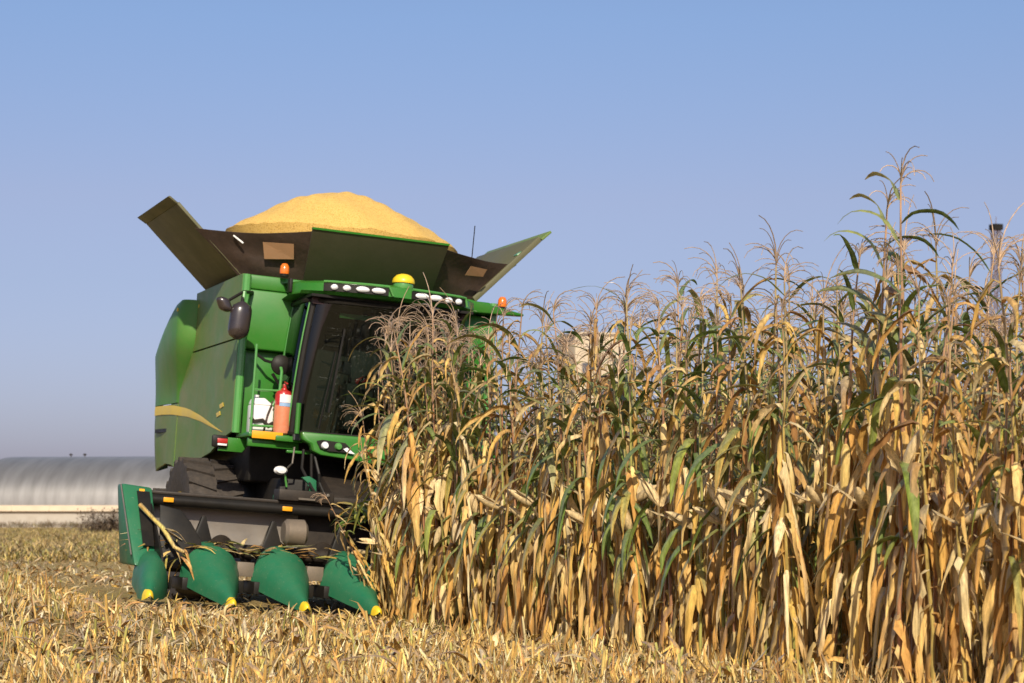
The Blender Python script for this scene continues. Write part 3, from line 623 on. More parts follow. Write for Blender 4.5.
# end sheets of the header
for sg in (0, 1):
    X = (lambda x: x) if sg == 0 else (lambda x: 2.8 - x)
    mb = MB(); mb.plate([(X(-1.26), 1.75, .30), (X(-1.26), .55, .22), (X(-1.26), .62, .52), (X(-1.26), 1.25, .95), (X(-1.26), 1.5, 1.13), (X(-1.26), 1.75, 1.13)], (.02, 0, 0)); mb.build('end_sheet', M['black'], H)
    es = MB().hexa([(X(-1.475), .78, .40), (X(-1.22), .84, .40), (X(-1.22), 1.55, .40), (X(-1.475), 1.55, .40), (X(-1.54), 1.38, 1.18), (X(-1.22), 1.46, 1.16), (X(-1.22), 1.62, 1.16), (X(-1.54), 1.62, 1.18)]).build('end_divider', M['head'], H, bevel=.03)
    MB().plate([(X(-1.37), 1.36, 1.14), (X(-1.32), 1.36, 1.14), (X(-1.32), 1.31, 1.03), (X(-1.37), 1.31, 1.03)], (0, -.012, 0)).build('amber_marker', M['amber'], es)
    MB().plate([(X(-1.395), 1.35, 1.12), (X(-1.27), 1.37, 1.12), (X(-1.27), .955, .60), (X(-1.38), .93, .60)], (0, -.03, -.004)).build('black_panel', M['black'], es)
    MB().tube([(X(-1.545), 1.385, 1.17), (X(-1.495), .86, .50)], .008, 6).build('bright_edge', M['steel'], es)
# snouts
def section(c, hw, zt_, zb, y, n=12, pk=.0):
    out_ = []
    for k in range(n + 1):
        a = math.pi * k / n; cx_ = -math.cos(a); sz = math.sin(a) ** .75
        out_.append((c + hw * cx_, y, zb + (zt_ - zb) * sz))
    return out_
def snout(c, full=True):
    mb = MB(); rows = []
    for y, hw, zt_, zb in ((-.0, .030, .17, .09), (.13, .062, .22, .10), (.30, .105, .298, .13), (.50, .160, .395, .165), (.70, .218, .495, .205), (.88, .268, .585, .24), (1.0, .295, .64, .26)):
        rows.append(section(c, hw, zt_, zb, y))
    mb.grid(rows); b = section(c, .265, .605, .26, 1.05); mb.grid([rows[-1], b])
    s = mb.build('snout', M['head'], H, solid=.012, angle=60)
    mb = MB(); rows = [section(c, r_, .127 + r_ * 1.15, .127 - r_ * 1.0, y, 10) for y, r_ in ((-.065, .001), (-.06, .012), (-.05, .028), (-.02, .038), (.05, .052))]
    mb.grid(rows); mb.grid([[(x, y, .127 - .03) for x, y, z in rows[0]], [(x, y, .09) for x, y, z in rows[-1]]]); mb.build('nose_tip', M['yellow'], s, angle=60)
    mb = MB(); rows = []
    for y, hw, zt_, zb in ((.98, .225, .635, .26), (1.10, .22, .675, .30), (1.20, .16, .66, .36), (1.30, .07, .61, .42)):
        rows.append(section(c - .03, hw, zt_, zb, y))
    mb.grid(rows); mb.build('snout_hood', M['head'], s, solid=.012, angle=60)
    mb = MB(); mb.hexa([(c - .19, 1.20, .52), (c + .10, 1.20, .52), (c + .10, 1.32, .52), (c - .19, 1.32, .52), (c - .055, 1.25, .92), (c - .02, 1.25, .92), (c - .02, 1.32, .91), (c - .055, 1.32, .91)]); mb.build('crop_guide', M['black'], s, bevel=.006)
    MB().span(c + .262, c + .43, .98, 1.2, .36, .50).build('deck_plate', M['plate'], s, bevel=.006) if c < 4.1 else None
    return s
for k in range(1, 8): snout(-1.4 + .7 * k)
for sg in (0, 1):     # end noses
    c = -1.47 if sg == 0 else 4.27
    mb = MB(); rows = []
    for y, hw, zt_, zb in ((.0, .03, .20, .12), (.12, .08, .29, .11), (.3, .12, .40, .12), (.55, .145, .50, .15), (.85, .16, .555, .2), (.95, .155, .55, .22)):
        rows.append(section(c + (.17 if sg == 0 else -.17) * min(1, y / .7), hw, zt_, zb, y))
    mb.grid(rows); s = mb.build('end_snout', M['head'], H, solid=.012, angle=60)
    mb = MB(); rows = [section(c, r_, .16 + r_ * 1.1, .16 - r_, y, 10) for y, r_ in ((-.055, .001), (-.05, .012), (-.04, .03), (.0, .042), (.06, .055))]
    mb.grid(rows); mb.build('nose_tip', M['yellow'], s, angle=60)
mb = MB()
for k in range(8): mb.span(-1.05 + .7 * k - .17, -1.05 + .7 * k - .05, .82, 1.3, .20, .32); mb.span(-1.05 + .7 * k + .05, -1.05 + .7 * k + .17, .82, 1.3, .20, .32)
mb.build('row_unit', M['black'], H, bevel=.01)

# --- things carried on the platform
def on_combine(name, p):
    o = empty(name); o.matrix_world = MC @ Matrix.Translation(p); return o
fe = on_combine('fire_extinguisher', (.305, 2.52, 1.85)); tag(fe, 'red fire extinguisher with white label standing on the combine platform', 'fire extinguisher')
MB().lathe([(.07, 0), (.088, .015), (.092, .05), (.092, .30), (.092, .305)], (0, 0, 0), n=24).build('cylinder', M['salmon'], fe)
MB().lathe([(.092, .305), (.0925, .31), (.0925, .42), (.075, .455), (.035, .475), (.03, .49)], (0, 0, 0), n=24).build('shoulder', M['red'], fe)
lbm = MB(); lbm.grid([[(.0945 * math.sin(a), -.0945 * math.cos(a), z) for a in [R(-40 + 8 * k) for k in range(11)]] for z in (.335, .42)]); ls = lbm.build('label_sticker', M['white'], fe)
lbm = MB(); lbm.grid([[(.0948 * math.sin(a), -.0948 * math.cos(a), z) for a in [R(-40 + 8 * k) for k in range(11)]] for z in (.295, .332)]); lbm.build('blue_band', M['blue'], ls)
mb = MB(); mb.box((0, 0, .51), (.035, .06, .05)); mb.box((.0, -.05, .545), (.02, .12, .015), (R(12), 0, 0)); mb.build('valve', M['red'], fe, bevel=.005)
mb = MB(); mb.tube([(.03, 0, .51), (.10, -.02, .48), (.11, -.02, .30), (.10, 0, .15)], .012, 6); mb.build('hose', M['black'], fe)
ca = on_combine('canister', (.115, 2.70, 1.85)); tag(ca, 'white plastic canister strapped behind the platform rail beside the fire extinguisher', 'canister')
mb = MB(); mb.span(-.125, .12, -.08, .10, .0, .30); mb.hexa([(-.125, -.08, .30), (.12, -.08, .30), (.12, .10, .30), (-.125, .10, .30), (-.10, -.06, .37), (.02, -.06, .38), (.02, .08, .38), (-.10, .08, .37)]); mb.build('body', M['white'], ca, bevel=.018)
MB().lathe([(.03, 0), (.03, .03), (.0, .032)], (-.06, 0, .375), n=12).build('cap', M['white'], ca)
MB().tube([(.10, -.09, .35), (.05, -.095, .20), (.02, -.09, .02)], .010, 6).build('strap', M['tarp'], ca)
MB().tube([(-.13, -.085, .16), (-.09, -.098, .12), (.0, -.095, .14), (.06, -.098, .09), (.12, -.085, .12)], .020, 6).build('cord', M['darkmetal'], ca)
# --- grain heap in the tank
mb = MB(); rows = []
for i in range(27):
    d_ = max(.004, min(1.0, i / 25)); row = []
    for j in range(72):
        a_ = 2 * math.pi * j / 72; ca2, sa2 = math.cos(a_), math.sin(a_)
        x = 1.26 + (1.40 if ca2 > 0 else 1.30) * d_ * ca2; y = 4.2 + (1.22 if sa2 < 0 else 1.4) * d_ * sa2
        z = 4.79 - .58 * d_ ** 1.6 + .012 * math.sin(x * 9 + y * 5) + .008 * math.sin(x * 21 - y * 17)
        if i == 26: x, y = 1.28 + (x - 1.28) * .86, 4.2 + (y - 4.2) * .86
        row.append((x, y, z if i < 26 else 3.66))
    rows.append(row)
mb.grid(rows, close=True); gh = mb.build('grain_heap', M['grain']); gh.matrix_world = MC
tag(gh, 'rounded heap of yellow maize grain piled above the tank flaps', 'grain')

# ================================================================== MAIZE
def leaf(base, az, L, wd, e0, e1, p, n, ca, cb, fold=.35, twist=0, wob=.25, ragged=0.0, cmid=None):
    s = np.linspace(0, 1, n + 1); el = e0 + (e1 - e0) * s ** p
    azs = az + wob * np.cumsum(nr.normal(0, 1, n + 1)) / n ** .5 * s
    el = el + nr.normal(0, .10 * (wob * 3), n + 1) * s
    d = np.stack([np.cos(azs) * np.cos(el), np.sin(azs) * np.cos(el), np.sin(el)], 1)
    P_ = np.zeros((n + 1, 3)); P_[0] = base; P_[1:] = np.asarray(base) + np.cumsum(d[:-1] * (L / n), 0)
    sd = np.stack([-np.sin(azs), np.cos(azs), 0 * azs], 1); nm = np.cross(sd, d)
    tw = twist * s + nr.normal(0, .12) ; sv = sd * np.cos(tw)[:, None] + nm * np.sin(tw)[:, None]; nv = np.cross(sv, d)
    wp = wd / 2 * np.minimum(1, .45 + s * 5) * (1 - s ** 2.6) ** .8
    wp = np.maximum(wp, .0015)
    if ragged: wp = wp * (1 + ragged * nr.normal(0, 1, n + 1))
    f_ = fold * (1 + .3 * nr.normal(0, 1, n + 1))
    l_ = P_ - sv * wp[:, None] + nv * (wp * f_)[:, None]; r_ = P_ + sv * wp[:, None] + nv * (wp * f_)[:, None]
    V = np.stack([l_, P_, r_], 1).reshape(-1, 3)
    c = np.asarray(ca)[None] * (1 - s[:, None]) + np.asarray(cb)[None] * s[:, None]
    cm = c * 1.25 if cmid is None else c * .5 + np.asarray(cmid)[None] * .5
    C = np.stack([c * nr.uniform(.85, 1.1), cm, c * nr.uniform(.85, 1.1)], 1).reshape(-1, 3)
    i = np.arange(n)[:, None] * 3 + np.array([[0, 1, 4, 3]]); F = np.concatenate([i, i + 1])
    return V, F, C
def tube_np(P_, r_, n, c):
    P_ = np.asarray(P_, float); m_ = len(P_); d = np.gradient(P_, axis=0); d /= np.linalg.norm(d, axis=1)[:, None] + 1e-9
    up = np.array([.3, .95, .1]); sd = np.cross(d, up); sd /= np.linalg.norm(sd, axis=1)[:, None] + 1e-9; u2 = np.cross(sd, d)
    a = np.arange(n) * 2 * np.pi / n
    V = P_[:, None] + (sd[:, None] * np.cos(a)[None, :, None] + u2[:, None] * np.sin(a)[None, :, None]) * np.asarray(r_)[:, None, None]
    k = np.arange(n); F = np.concatenate([np.stack([i * n + k, i * n + (k + 1) % n, (i + 1) * n + (k + 1) % n, (i + 1) * n + k], 1) for i in range(m_ - 1)])
    c = np.asarray(c, float); C = np.broadcast_to(c[:, None] if c.ndim == 2 else c[None, None], (m_, n, 3)).reshape(-1, 3)
    return V.reshape(-1, 3), F, C
def merge(parts):
    V = []; F = []; C = []; o = 0
    for v, f, c in parts: V.append(v); F.append(f + o); C.append(c); o += len(v)
    return np.concatenate(V), np.concatenate(F), np.concatenate(C)
TAN = [(.72, .44, .115), (.66, .38, .09), (.76, .53, .18), (.55, .29, .07), (.80, .63, .32), (.36, .18, .06), (.72, .48, .11), (.62, .33, .09), (.78, .57, .23)]
GRN = [(.125, .185, .025), (.16, .225, .030), (.085, .14, .022), (.22, .27, .04), (.29, .30, .05)]
def tan(): return np.array(TAN[nr.integers(len(TAN))]) * np.array((.98, .99, 1.07)) * nr.uniform(.8, 1.12)
def grn(): return np.array(GRN[nr.integers(len(GRN))]) * nr.uniform(.85, 1.2)
def maize(style, h, lod=1):
    """returns stalk, foliage, ear, tassel as (V, F, C)"""
    nn = 9; lean = nr.normal(0, .03, 2)
    zz = np.linspace(0, h, 11 if lod else 6); P_ = np.stack([lean[0] * (zz / h) ** 2 * h * .8, lean[1] * (zz / h) ** 2 * h * .8, zz], 1)
    P_[1:, :2] += nr.normal(0, .006, (len(zz) - 1, 2))
    def at(z): return np.array([np.interp(z, zz, P_[:, 0]), np.interp(z, zz, P_[:, 1]), z])
    rs = np.interp(zz, [0, h * .5, h], [.015, .011, .005])
    base = np.array((.42, .30, .085)) if style == 'dry' else np.array((.30, .28, .075))
    if nr.random() < .35: base = np.array((.34, .17, .085))
    cs = base[None] * nr.uniform(.75, 1.15, (len(zz), 1)); cs[-3:] = cs[-3:] * .4 + np.array((.40, .26, .15)) * .6
    st = tube_np(P_, rs, 6 if lod else 4, cs)
    ws = nr.uniform(0, 2 * np.pi); fo = []; side = 0
    n1 = 20 if lod else 10
    for z in np.linspace(.22, h * .68, n1):                     # collapsed dry leaves round the lower stalk
        for rep in range(1):
            side += 1; az = ws + np.pi * side + nr.normal(0, .55); c = tan(); z_ = z + nr.normal(0, .06)
            greeny = style == 'green' and z > .8 and nr.random() < .55 or style == 'mixed' and z > 1.0 and nr.random() < .28
            if greeny:
                fo.append(leaf(at(z_), az, nr.uniform(.45, .75), nr.uniform(.05, .08), nr.uniform(.0, 1.1), nr.uniform(-1.65, -1.3), nr.uniform(.2, .5), nn if lod else 5, grn(), grn() if nr.random() < .6 else tan(), .3, nr.normal(0, .5), .22, cmid=(.30, .34, .14)))
            else:
                L = min(nr.uniform(.30, .70), z_ + .2)
                fo.append(leaf(at(z_), az, L, nr.uniform(.030, .068), nr.uniform(-1.1, .45), nr.uniform(-1.70, -1.48), nr.uniform(.08, .22), nn if lod else 5, c, tan() * nr.uniform(.7, 1.05), nr.uniform(.3, 1.2), nr.normal(0, 1.2), .30, .24))
    n2 = 7 if lod else 5
    for z in np.linspace(h * .70, h * .97, n2):
        side += 1; az = ws + np.pi * side + nr.normal(0, .4); t_ = (z / h - .7) / .27
        pd = {'dry': .85, 'mixed': .54, 'green': .22}[style]
        L = nr.uniform(.36, .68) * (1 - .2 * t_); wd = nr.uniform(.040, .066) * (1 - .3 * t_)
        if nr.random() < pd:
            c = tan(); fo.append(leaf(at(z), az, L * .9, wd * .8, nr.uniform(.3, 1.25), nr.uniform(-1.68, -1.25), nr.uniform(.18, .55), nn if lod else 5, c, tan() * .75, .8, nr.normal(0, 1.2), .3, .2))
        else:
            g_ = grn(); tip = g_ if nr.random() < .45 else (tan() * .8 if nr.random() < .6 else np.array((.09, .06, .03)))
            fo.append(leaf(at(z), az, L, wd, nr.uniform(.75, 1.25), nr.uniform(-1.5, -.3), nr.uniform(.6, 1.5), nn if lod else 5, g_, tip, .28, nr.normal(0, .45), .18, cmid=(.30, .34, .14)))
    # ear in its husk
    ez = h * nr.uniform(.40, .52); az = ws + nr.uniform(-.5, .5); el = nr.choice([1.0, .5, -1.1, -1.3]); b = at(ez) ; d = np.array([np.cos(az) * np.cos(el), np.sin(az) * np.cos(el), np.sin(el)])
    b = b + np.array([np.cos(az), np.sin(az), 0]) * .03
    s = np.array([0, .12, .35, .6, .85, 1.0]); ec = np.array((.72, .54, .28)) * nr.uniform(.75, 1.1)
    ear = [tube_np(b + d[None] * (s * .24)[:, None], [.011, .026, .036, .034, .020, .003], 7 if lod else 5, ec)]
    if lod:
        for q in range(4):
            a2 = az + q * 1.57 + .3
            ear.append(leaf(b + .0 * d, a2, nr.uniform(.18, .30), .06, el * .8 + nr.uniform(-.1, .3), el + nr.uniform(-.3, .1), 1.0, 4, ec * nr.uniform(.8, 1.2), ec * .8, .6, 0, .1, .1))
    # tassel
    top_ = at(h); ta = []; tc_ = np.array((.46, .31, .19)) * nr.uniform(.75, 1.15); bend = nr.uniform(0, 2 * np.pi)
    def spike(b0, az, L, e0, e1, r0, k):
        ss = np.linspace(0, 1, k + 1); el = e0 + (e1 - e0) * ss ** 1.2
        dd = np.stack([np.cos(az) * np.cos(el), np.sin(az) * np.cos(el), np.sin(el)], 1); q = np.zeros((k + 1, 3)); q[0] = b0; q[1:] = b0 + np.cumsum(dd[:-1] * L / k, 0)
        return tube_np(q, np.linspace(r0, r0 * .55, k + 1), 4 if lod else 3, tc_ * nr.uniform(.8, 1.15))
    tl = nr.uniform(.24, .38); k = 6 if lod else 4
    ta.append(spike(top_, bend, tl * 1.1, 1.5, nr.uniform(-1.3, .9), .0048, k))
    for q in range(nr.integers(7, 13) if lod else 6):
        f_ = nr.uniform(.0, .40); b0 = top_ + (ta[0][0].reshape(-1, 4 if lod else 3, 3).mean(1)[1] - top_) * f_ * 2
        ta.append(spike(b0, bend + nr.normal(0, 1.1), tl * nr.uniform(.55, .95), nr.uniform(.9, 1.45), nr.uniform(-2.0, -.2), .0034, k))
    return st, merge(fo), merge(ear), merge(ta)

ROW0 = 1.05; RS = .70
plants = []
for k in range(15):
    lx = ROW0 + RS * k; y_hi = .55 if lx < 4.3 else 13.0
    y = -11.5
    while y < y_hi:
        y += .15 * rnd.uniform(.75, 1.3)
        xx, yy = row2world(lx + rnd.gauss(0, .035), y)
        if yy < 7.5: continue
        edge = 512 + FPX * xx / yy
        if edge > 1024 + 1.1 * FPX / yy: continue
        if k > 9 and rnd.random() < .25: continue
        plants.append((math.hypot(xx, yy), xx, yy, k, lx, y))
plants.sort()
styles = ['dry', 'mixed', 'green']
protos = []
for i in range(33):
    stl = styles[(0, 0, 1, 1, 2)[i % 5] if i % 11 else 1]; h = nr.uniform(2.15, 2.50)
    parts = maize(stl, h)
    protos.append((stl, h, [np_mesh(n_, *pt, m_, parent=False) for n_, pt, m_ in zip(('stalk', 'foliage', 'ear', 'tassel'), parts, (M['stalk'], M['leaf'], M['husk'], M['stalk']))]))
by = {s: [p_ for p_ in protos if p_[0] == s] for s in styles}
def style_at(k, y):       # greener in the middle of the crop edge, drier at both ends
    u = rnd.random()
    g_ = .46 if -7.4 < y < -1.8 and k < 4 else .16
    if y > -1.8 and k == 0: g_ = .08
    return 'green' if u < g_ else ('mixed' if u < g_ + .34 else 'dry')
ROWN = ['outermost', 'second', 'third', 'fourth', 'fifth', 'sixth', 'seventh', 'eighth']
STYN = {'dry': 'dry tan maize plant', 'mixed': 'half dried maize plant with green leaves', 'green': 'maize plant with green upper leaves'}
def make_plant(proto, x, y, rz, sc, tilt, label):
    r_ = empty('maize_plant', (x, y, float(ground_z(x, y)) - .01)); r_.rotation_euler = (Matrix.Rotation(tilt[0], 3, 'X') @ Matrix.Rotation(tilt[1], 3, 'Y') @ Matrix.Rotation(rz, 3, 'Z')).to_euler(); r_.scale = (sc, sc, sc)
    tag(r_, label, 'maize plant', 'maize plants standing along the crop edge')
    for me in proto[2]: link(me.name.split('.')[0], me, r_)
    return r_
NIND = 264
stuff_pts = plants[NIND:]
for d_, x, y, k, lx, ly in plants[:NIND]:
    stl = style_at(k, ly)
    pr_ = rnd.choice(by[stl]); sc = rnd.gauss(1.0, .05) * float(np.interp(ly, [-10, -8.5, -7.3, -6.3, -5.0, -3.5, -1.0], [1.0, 1.0, 1.03, .94, .98, 1.07, 1.08]))
    if d_ < 10.3: sc *= .93
    if abs(512 + FPX * x / y - 998) < 17 and d_ < 14: sc *= .80
    if k == 0 and ly > -.35: sc *= .97
    where = 'beside the combine header' if ly > -2.6 else ('midway along the crop edge' if ly > -7.0 else 'in the right foreground')
    make_plant(pr_, x, y, rnd.uniform(0, 6.28), sc, (rnd.gauss(0, .045), rnd.gauss(0, .045)), '%s in the %s row %s' % (STYN[stl], ROWN[min(k, 7)], where))
# the tallest plant, right foreground
tx, ty = row2world(1.0, -9.05)
dd = 10.9; tx = (900 - 512) / FPX * dd
pr_ = by['green'][0]
make_plant(pr_, tx, dd, .6, 1.16, (0, .01), 'tallest maize plant, its tassel arching far above the whole crop')
# stalks bending over the header as it pulls them in
for lx, ly, ti, lab, s_ in ((1.02, .22, (.16, -.26), 'dry maize plant bending left over the snout at the crop edge', .78), (.96, .45, (.22, -.42), 'broken dry maize plant leaning low over the corn header deck', .62),
                            (.93, -.05, (.04, -.22), 'short dry maize plant at the leftmost edge of the crop, by the snout', .66), (.98, -.42, (-.05, -.12), 'short tan maize plant second from the left edge of the crop', .74),
                            (1.0, .60, (.12, -.14), 'dry maize plant standing deepest between the header snouts', .80)):
    x, y = row2world(lx, ly); make_plant(by['dry'][rnd.randrange(len(by['dry']))], x, y, rnd.uniform(0, 6), s_, ti, lab)
for i in range(30):     # the thick end of the crop the header is just reaching
    lx, ly = (1.05 if i % 3 else 1.5) + rnd.gauss(0, .10), -1.0 + 1.55 * (i / 29)
    x, y = row2world(lx, ly); stl = rnd.choice(('dry', 'mixed', 'mixed', 'green'))
    make_plant(rnd.choice(by[stl]), x, y, rnd.uniform(0, 6.28), rnd.gauss(1.11, .04), (rnd.gauss(0, .05), rnd.gauss(-.02, .05)), '%s crowded at the crop edge before the cab' % STYN[stl])
# the rest of the crop, one mass
lo = [maize(styles[i % 3], nr.uniform(2.15, 2.5), lod=0) for i in range(18)]
lo = [merge(list(p_)) for p_ in lo]
Vs = []; Fs = []; Cs = []; off = 0
for d_, x, y, k, lx, ly in stuff_pts:
    v, f, c = lo[rnd.randrange(18)]; a = rnd.uniform(0, 6.28); sc = rnd.gauss(1, .05); ca_, sa_ = math.cos(a), math.sin(a)
    rot = np.array([[ca_, -sa_, rnd.gauss(0, .045)], [sa_, ca_, rnd.gauss(0, .045)], [0, 0, 1]])
    Vs.append(v @ rot.T * sc + np.array([x, y, float(ground_z(x, y))])); Fs.append(f + off); Cs.append(c); off += len(v)
o = np_mesh('maize_crop', np.concatenate(Vs), np.concatenate(Fs), np.concatenate(Cs), M['leaf'])
tag(o, 'dense maize crop filling the field behind the front rows', 'maize crop', kind='stuff')

# ================================================================== STUBBLE
def hdr(x, y):      # stubs stay short right in front of the header
    lx, ly = world2row(x, y)
    return .42 if -2.2 < lx < 1.2 and -2.2 < ly < 1 else (.7 if -2.6 < lx < 1.2 and -3.2 < ly < 1 else 1)
def stub(h, lod=1):
    ln = nr.normal(0, .10, 2); zz = np.linspace(0, h, 4); P_ = np.stack([ln[0] * zz, ln[1] * zz, zz], 1)
    c = np.array([(.66, .47, .14), (.54, .33, .09), (.62, .50, .17), (.38, .34, .09), (.76, .62, .32)][nr.integers(5)]) * nr.uniform(.75, 1.15)
    pts = [tube_np(P_, [.012, .0115, .011, .010], 6 if lod else 4, c)]
    for q in range(nr.integers(1, 4) if lod else 1):
        pts.append(leaf(P_[nr.integers(0, 3)], nr.uniform(0, 6.28), nr.uniform(.10, .28), nr.uniform(.02, .045), nr.uniform(.7, 1.4), nr.uniform(-1.5, .9), nr.uniform(.5, 1.4), 4 if lod else 3, tan(), tan() * .85, .6, nr.normal(0, .8), .3, .15))
    return merge(pts)
spots = []
for k in range(-60, 2):
    lx = .35 + RS * k
    y = -14.0
    while y < 46:
        y += .115 * rnd.uniform(.5, 1.6)
        if -1.75 < lx < 4.4 and y > -.25: continue
        if -1.7 < lx < 1.0 and y > -1.0 and rnd.random() < .75: continue
        xx, yy = row2world(lx + rnd.gauss(0, .10), y)
        if yy < 10.5 or abs(xx / yy) > .285: continue
        d_ = math.hypot(xx, yy)
        if d_ > 24 and rnd.random() < .45: continue
        spots.append((d_, xx, yy))
spots.sort()
stub_me = []
for i in range(22): stub_me.append(np_mesh('maize_stub', *stub(nr.uniform(.11, .30)), M['stalk'], parent=False))
for d_, x, y in spots[:290]:
    o = link('maize_stub', stub_me[rnd.randrange(22)]); o.location = (x, y, float(ground_z(x, y)) - .01); o.rotation_euler = (rnd.gauss(0, .13), rnd.gauss(0, .13), rnd.uniform(0, 6.28)); s_ = rnd.uniform(.75, 1.2) * hdr(x, y); o.scale = (s_, s_, s_)
    px = 512 + FPX * x / y
    tag(o, 'cut straw coloured maize stub standing in the stubble, %s' % ('bottom left of the photo' if px < 300 else 'bottom centre of the photo' if px < 560 else 'in front of the standing crop'), 'stub', 'cut maize stubs in the foreground stubble')
Vs = []; Fs = []; Cs = []; off = 0
lo = [stub(nr.uniform(.10, .28), 0) for i in range(30)]
def put(t_, x, y, s_, tilt=.15, dz=0):
    global off
    v, f, c = t_; a = rnd.uniform(0, 6.28); ca_, sa_ = math.cos(a), math.sin(a)
    rot = np.array([[ca_, -sa_, rnd.gauss(0, tilt)], [sa_, ca_, rnd.gauss(0, tilt)], [0, 0, 1]])
    Vs.append(v @ rot.T * s_ + np.array([x, y, float(ground_z(x, y)) + dz])); Fs.append(f + off); Cs.append(np.minimum(c * rnd.uniform(.42, 1.2), .85)); off += len(v)
for d_, x, y in spots[290:]: put(lo[rnd.randrange(30)], x, y, rnd.uniform(.7, 1.2) * hdr(x, y))
o = np_mesh('stubble', np.concatenate(Vs), np.concatenate(Fs), np.concatenate(Cs), M['litter']); tag(o, 'rows of cut maize stubble receding across the harvested field', 'stubble', kind='stuff')
Vs = []; Fs = []; Cs = []; off = 0
lit = []
for i in range(60):
    L = nr.uniform(.05, .22); c = tan() * np.array((.95, 1.06, 1.5)) * nr.uniform(.6, 1.25) if nr.random() > .20 else np.array((.17, .20, .06))
    if nr.random() < .22: c = np.array((.76, .64, .42)) * nr.uniform(.8, 1.1)
    lit.append(leaf((0, 0, .012), 0, L, nr.uniform(.010, .038), nr.uniform(-.1, 1.45), nr.uniform(-1.2, .5), nr.uniform(.5, 1.5), 4, c, tan() * .8, .6, nr.normal(0, 1.2), .5, .15))
straw = []
for i in range(40):
    c = tan() * np.array((.95, 1.06, 1.4)) * nr.uniform(.8, 1.3) if nr.random() > .1 else np.array((.20, .21, .06))
    straw.append(leaf((0, 0, 0), 0, nr.uniform(.08, .24), nr.uniform(.010, .022), nr.uniform(1.0, 1.57), nr.uniform(.5, 1.57), 1.2, 3, c, tan(), .8, nr.normal(0, .6), .15, .1))
n_l = 0
while n_l < 16000:
    yy = 10.4 + 40 * rnd.random() ** 1.8; xx = rnd.uniform(-.29, .29) * yy
    lx, ly = world2row(xx, yy)
    if -1.7 < lx < 4.4 and -.3 < ly: continue
    if abs(((lx - .35) / RS) % 1 - .5) < .22 and rnd.random() < .75: continue
    put(straw[rnd.randrange(40)], xx, yy, rnd.uniform(.6, 1.2) * hdr(xx, yy), .2); n_l += 1
n_l = 0
while n_l < 30000:
    yy = 10.2 + 50 * rnd.random() ** 1.9; xx = rnd.uniform(-.29, .29) * yy
    lx, ly = world2row(xx, yy)
    if -1.6 < lx < 4.4 and .2 < ly < 7 and rnd.random() < .8: continue
    put(lit[rnd.randrange(60)], xx, yy, rnd.uniform(.6, 1.25), .2, rnd.uniform(-.005, .03)); n_l += 1
for i in range(2600):
    xx, yy = row2world(rnd.uniform(-4.5, 1.0), rnd.uniform(-1.6, 1.2)); put(lit[rnd.randrange(60)], xx, yy, rnd.uniform(.5, 1.0), .2, rnd.uniform(-.005, .02))
o = np_mesh('crop_litter', np.concatenate(Vs), np.concatenate(Fs), np.concatenate(Cs), M['litter']); tag(o, 'dry leaf scraps and chopped straw littering the stubble', 'crop litter', kind='stuff')
# far stubble: coarse tufts to the hangar, greener weeds
Vs = []; Fs = []; Cs = []; off = 0
tuft = []
for i in range(24):
    gcol = np.array([(.50, .35, .12), (.42, .32, .10), (.56, .39, .17), (.32, .28, .08), (.24, .18, .09)][i % 5])
    tuft.append(merge([leaf((nr.normal(0, .15), nr.normal(0, .15), 0), nr.uniform(0, 6.28), nr.uniform(.10, .32), .035, nr.uniform(.4, 1.4), nr.uniform(-.9, 1.0), 1, 2, gcol * nr.uniform(.7, 1.2), gcol * nr.uniform(.8, 1.3), .3, 0, .2) for q in range(6)]))
for i in range(9000):
    yy = 38 + 85 * rnd.random() ** 1.3; xx = rnd.uniform(-.29, -.02) * yy
    put(tuft[rnd.randrange(24)], xx, yy, rnd.uniform(.6, 1.2) * (1 - .5 * (yy - 38) / 85), .15)
o = np_mesh('dry_grass', np.concatenate(Vs), np.concatenate(Fs), np.concatenate(Cs), M['litter']); tag(o, 'yellowed grass and far stubble stretching to the hangar', 'grass', kind='stuff')
# brown weeds along the hangar and the shrub before it
Vs = []; Fs = []; Cs = []; off = 0
weed = []
for i in range(14):
    gcol = np.array([(.17, .115, .06), (.20, .14, .085), (.13, .10, .05), (.22, .18, .08)][i % 4])
    weed.append(merge([leaf((nr.normal(0, .3), nr.normal(0, .3), nr.uniform(0, .4)), nr.uniform(0, 6.28), nr.uniform(.3, .7), .05, nr.uniform(.8, 1.5), nr.uniform(0, 1.4), 1, 2, gcol * nr.uniform(.7, 1.2), gcol * nr.uniform(.8, 1.4), .3, 0, .3) for q in range(12)]))
for i in range(500): put(weed[rnd.randrange(14)], rnd.uniform(-37, -14), rnd.uniform(119, 126), rnd.uniform(.25, .65), .1)
o = np_mesh('weeds', np.concatenate(Vs), np.concatenate(Fs), np.concatenate(Cs), M['litter']); tag(o, 'brown dead weeds growing along the foot of the hangar', 'weeds', kind='stuff')
sx, sy = (108 - 512) / FPX * 95, 95.0; sh = empty('shrub', (sx, sy, float(ground_z(sx, sy)))); tag(sh, 'low brown bare shrub in front of the pale hangar wall', 'shrub')
Pp = []; Tw = MB()
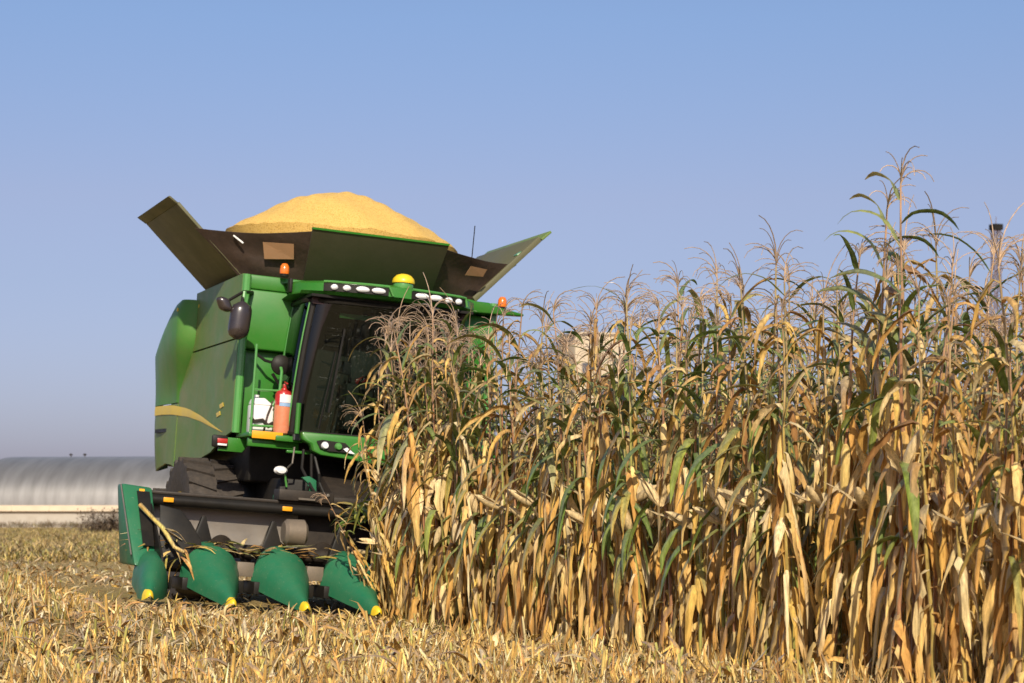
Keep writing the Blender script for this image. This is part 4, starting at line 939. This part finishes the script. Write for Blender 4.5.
for i in range(130):
    a = nr.uniform(0, 6.28); e_ = nr.uniform(.3, 1.4); L = nr.uniform(.5, 1.2); b0 = np.array([nr.normal(0, .8), nr.normal(0, .4), 0]); d = np.array([math.cos(a) * math.cos(e_), math.sin(a) * math.cos(e_), math.sin(e_)])
    tip = b0 + d * L; Tw.tube([b0, b0 + d * L * .5 + (0, 0, .03), tip], [.015, .01, .004], 4)
    for q in range(14):
        Pp.append(leaf(b0 + d * L * nr.uniform(.3, 1.05) + nr.normal(0, .09, 3), nr.uniform(0, 6.28), nr.uniform(.10, .26), .07, nr.uniform(-.6, 1), nr.uniform(-1, .5), 1, 2, np.array((.16, .115, .07)) * nr.uniform(.6, 1.5), (.17, .12, .07), .3, 0, .3))
Tw.build('branch', M['bark'], sh); np_mesh('foliage', *merge(Pp), M['litter'], sh)

# ================================================================== crop debris lying on the header
def on_header(name, parts, label, cat, m_=M['litter'], kind=None, group=None):
    o = np_mesh(name, *merge(parts), m_); o.matrix_world = MC; tag(o, label, cat, group, kind); return o
q = np.array([(-1.40, 1.12, .985), (-1.28, 1.04, .86), (-1.19, .96, .77), (-1.09, .86, .60), (-1.0, .82, .56)])
on_header('broken_stalk', [tube_np(q, [.024, .022, .026, .020, .018], 7, np.array([(.40, .24, .07), (.46, .33, .09), (.52, .42, .12), (.50, .36, .13), (.42, .28, .1)])),
    leaf(q[2], -.9, .35, .05, .1, -1.0, .8, 6, (.45, .32, .1), (.5, .3, .1), .6, .6, .3)], 'broken yellow maize stalk leaning across the left end of the header', 'maize stalk', M['stalk'])
pts = []
for i in range(110):
    x = nr.uniform(-1.45, -.35) if i < 80 else nr.uniform(-.4, .9); y = nr.uniform(1.0, 1.28)
    c = tan() * nr.uniform(.5, 1.0) if nr.random() > .35 else grn() * 1.1
    pts.append(leaf((x, y, nr.uniform(.58, .68)), nr.choice([0, np.pi]) + nr.normal(0, .7), nr.uniform(.12, .42), nr.uniform(.015, .045), nr.uniform(-.2, .6), nr.uniform(-.9, .2), 1, 5, c, tan() * .7, .6, nr.normal(0, 1), .4, .1))
for i in range(13):
    pts.append(leaf((nr.uniform(-1.15, -.85), nr.uniform(.8, 1.1), nr.uniform(.46, .60)), -1.9 + nr.normal(0, .8), nr.uniform(.15, .38), nr.uniform(.015, .04), -.2, -1.3, .7, 5, grn() if i % 2 else tan(), tan() * .8, .6, nr.normal(0, 1), .3, .1))
on_header('crop_debris', pts, 'tangled leaves and husks lying over the header behind the snouts', 'crop debris', kind='stuff')
pts = []
for i in range(26):
    pts.append(leaf((nr.uniform(.72, 1.05), nr.uniform(1.15, 1.45), nr.uniform(.95, 1.15)), nr.normal(-1.9, .8), nr.uniform(.2, .45), nr.uniform(.03, .06), nr.uniform(.0, .9), nr.uniform(-1.5, -.7), .8, 6, grn() * 1.1, grn() if i % 3 else tan(), .4, nr.normal(0, .6), .3))
on_header('maize_leaves', pts, 'green maize leaves caught on the header in front of the feeder', 'maize leaves', M['leaf'], kind='stuff')
# two detached ears / husks on the deck
def husk(p, az, el, L, c, label):
    d = np.array([math.cos(az) * math.cos(el), math.sin(az) * math.cos(el), math.sin(el)]); s = np.array([0, .15, .4, .7, 1.0])
    on_header('maize_ear', [tube_np(np.array(p) + d[None] * (s * L)[:, None], [.010, .026, .032, .022, .004], 8, c)], label, 'maize ear', M['husk'])
husk((.72, 1.05, .66), .25, .1, .24, np.array((.58, .42, .20)), 'pale husked maize ear lying on the header beside the crop edge')
bpy.context.view_layer.update()
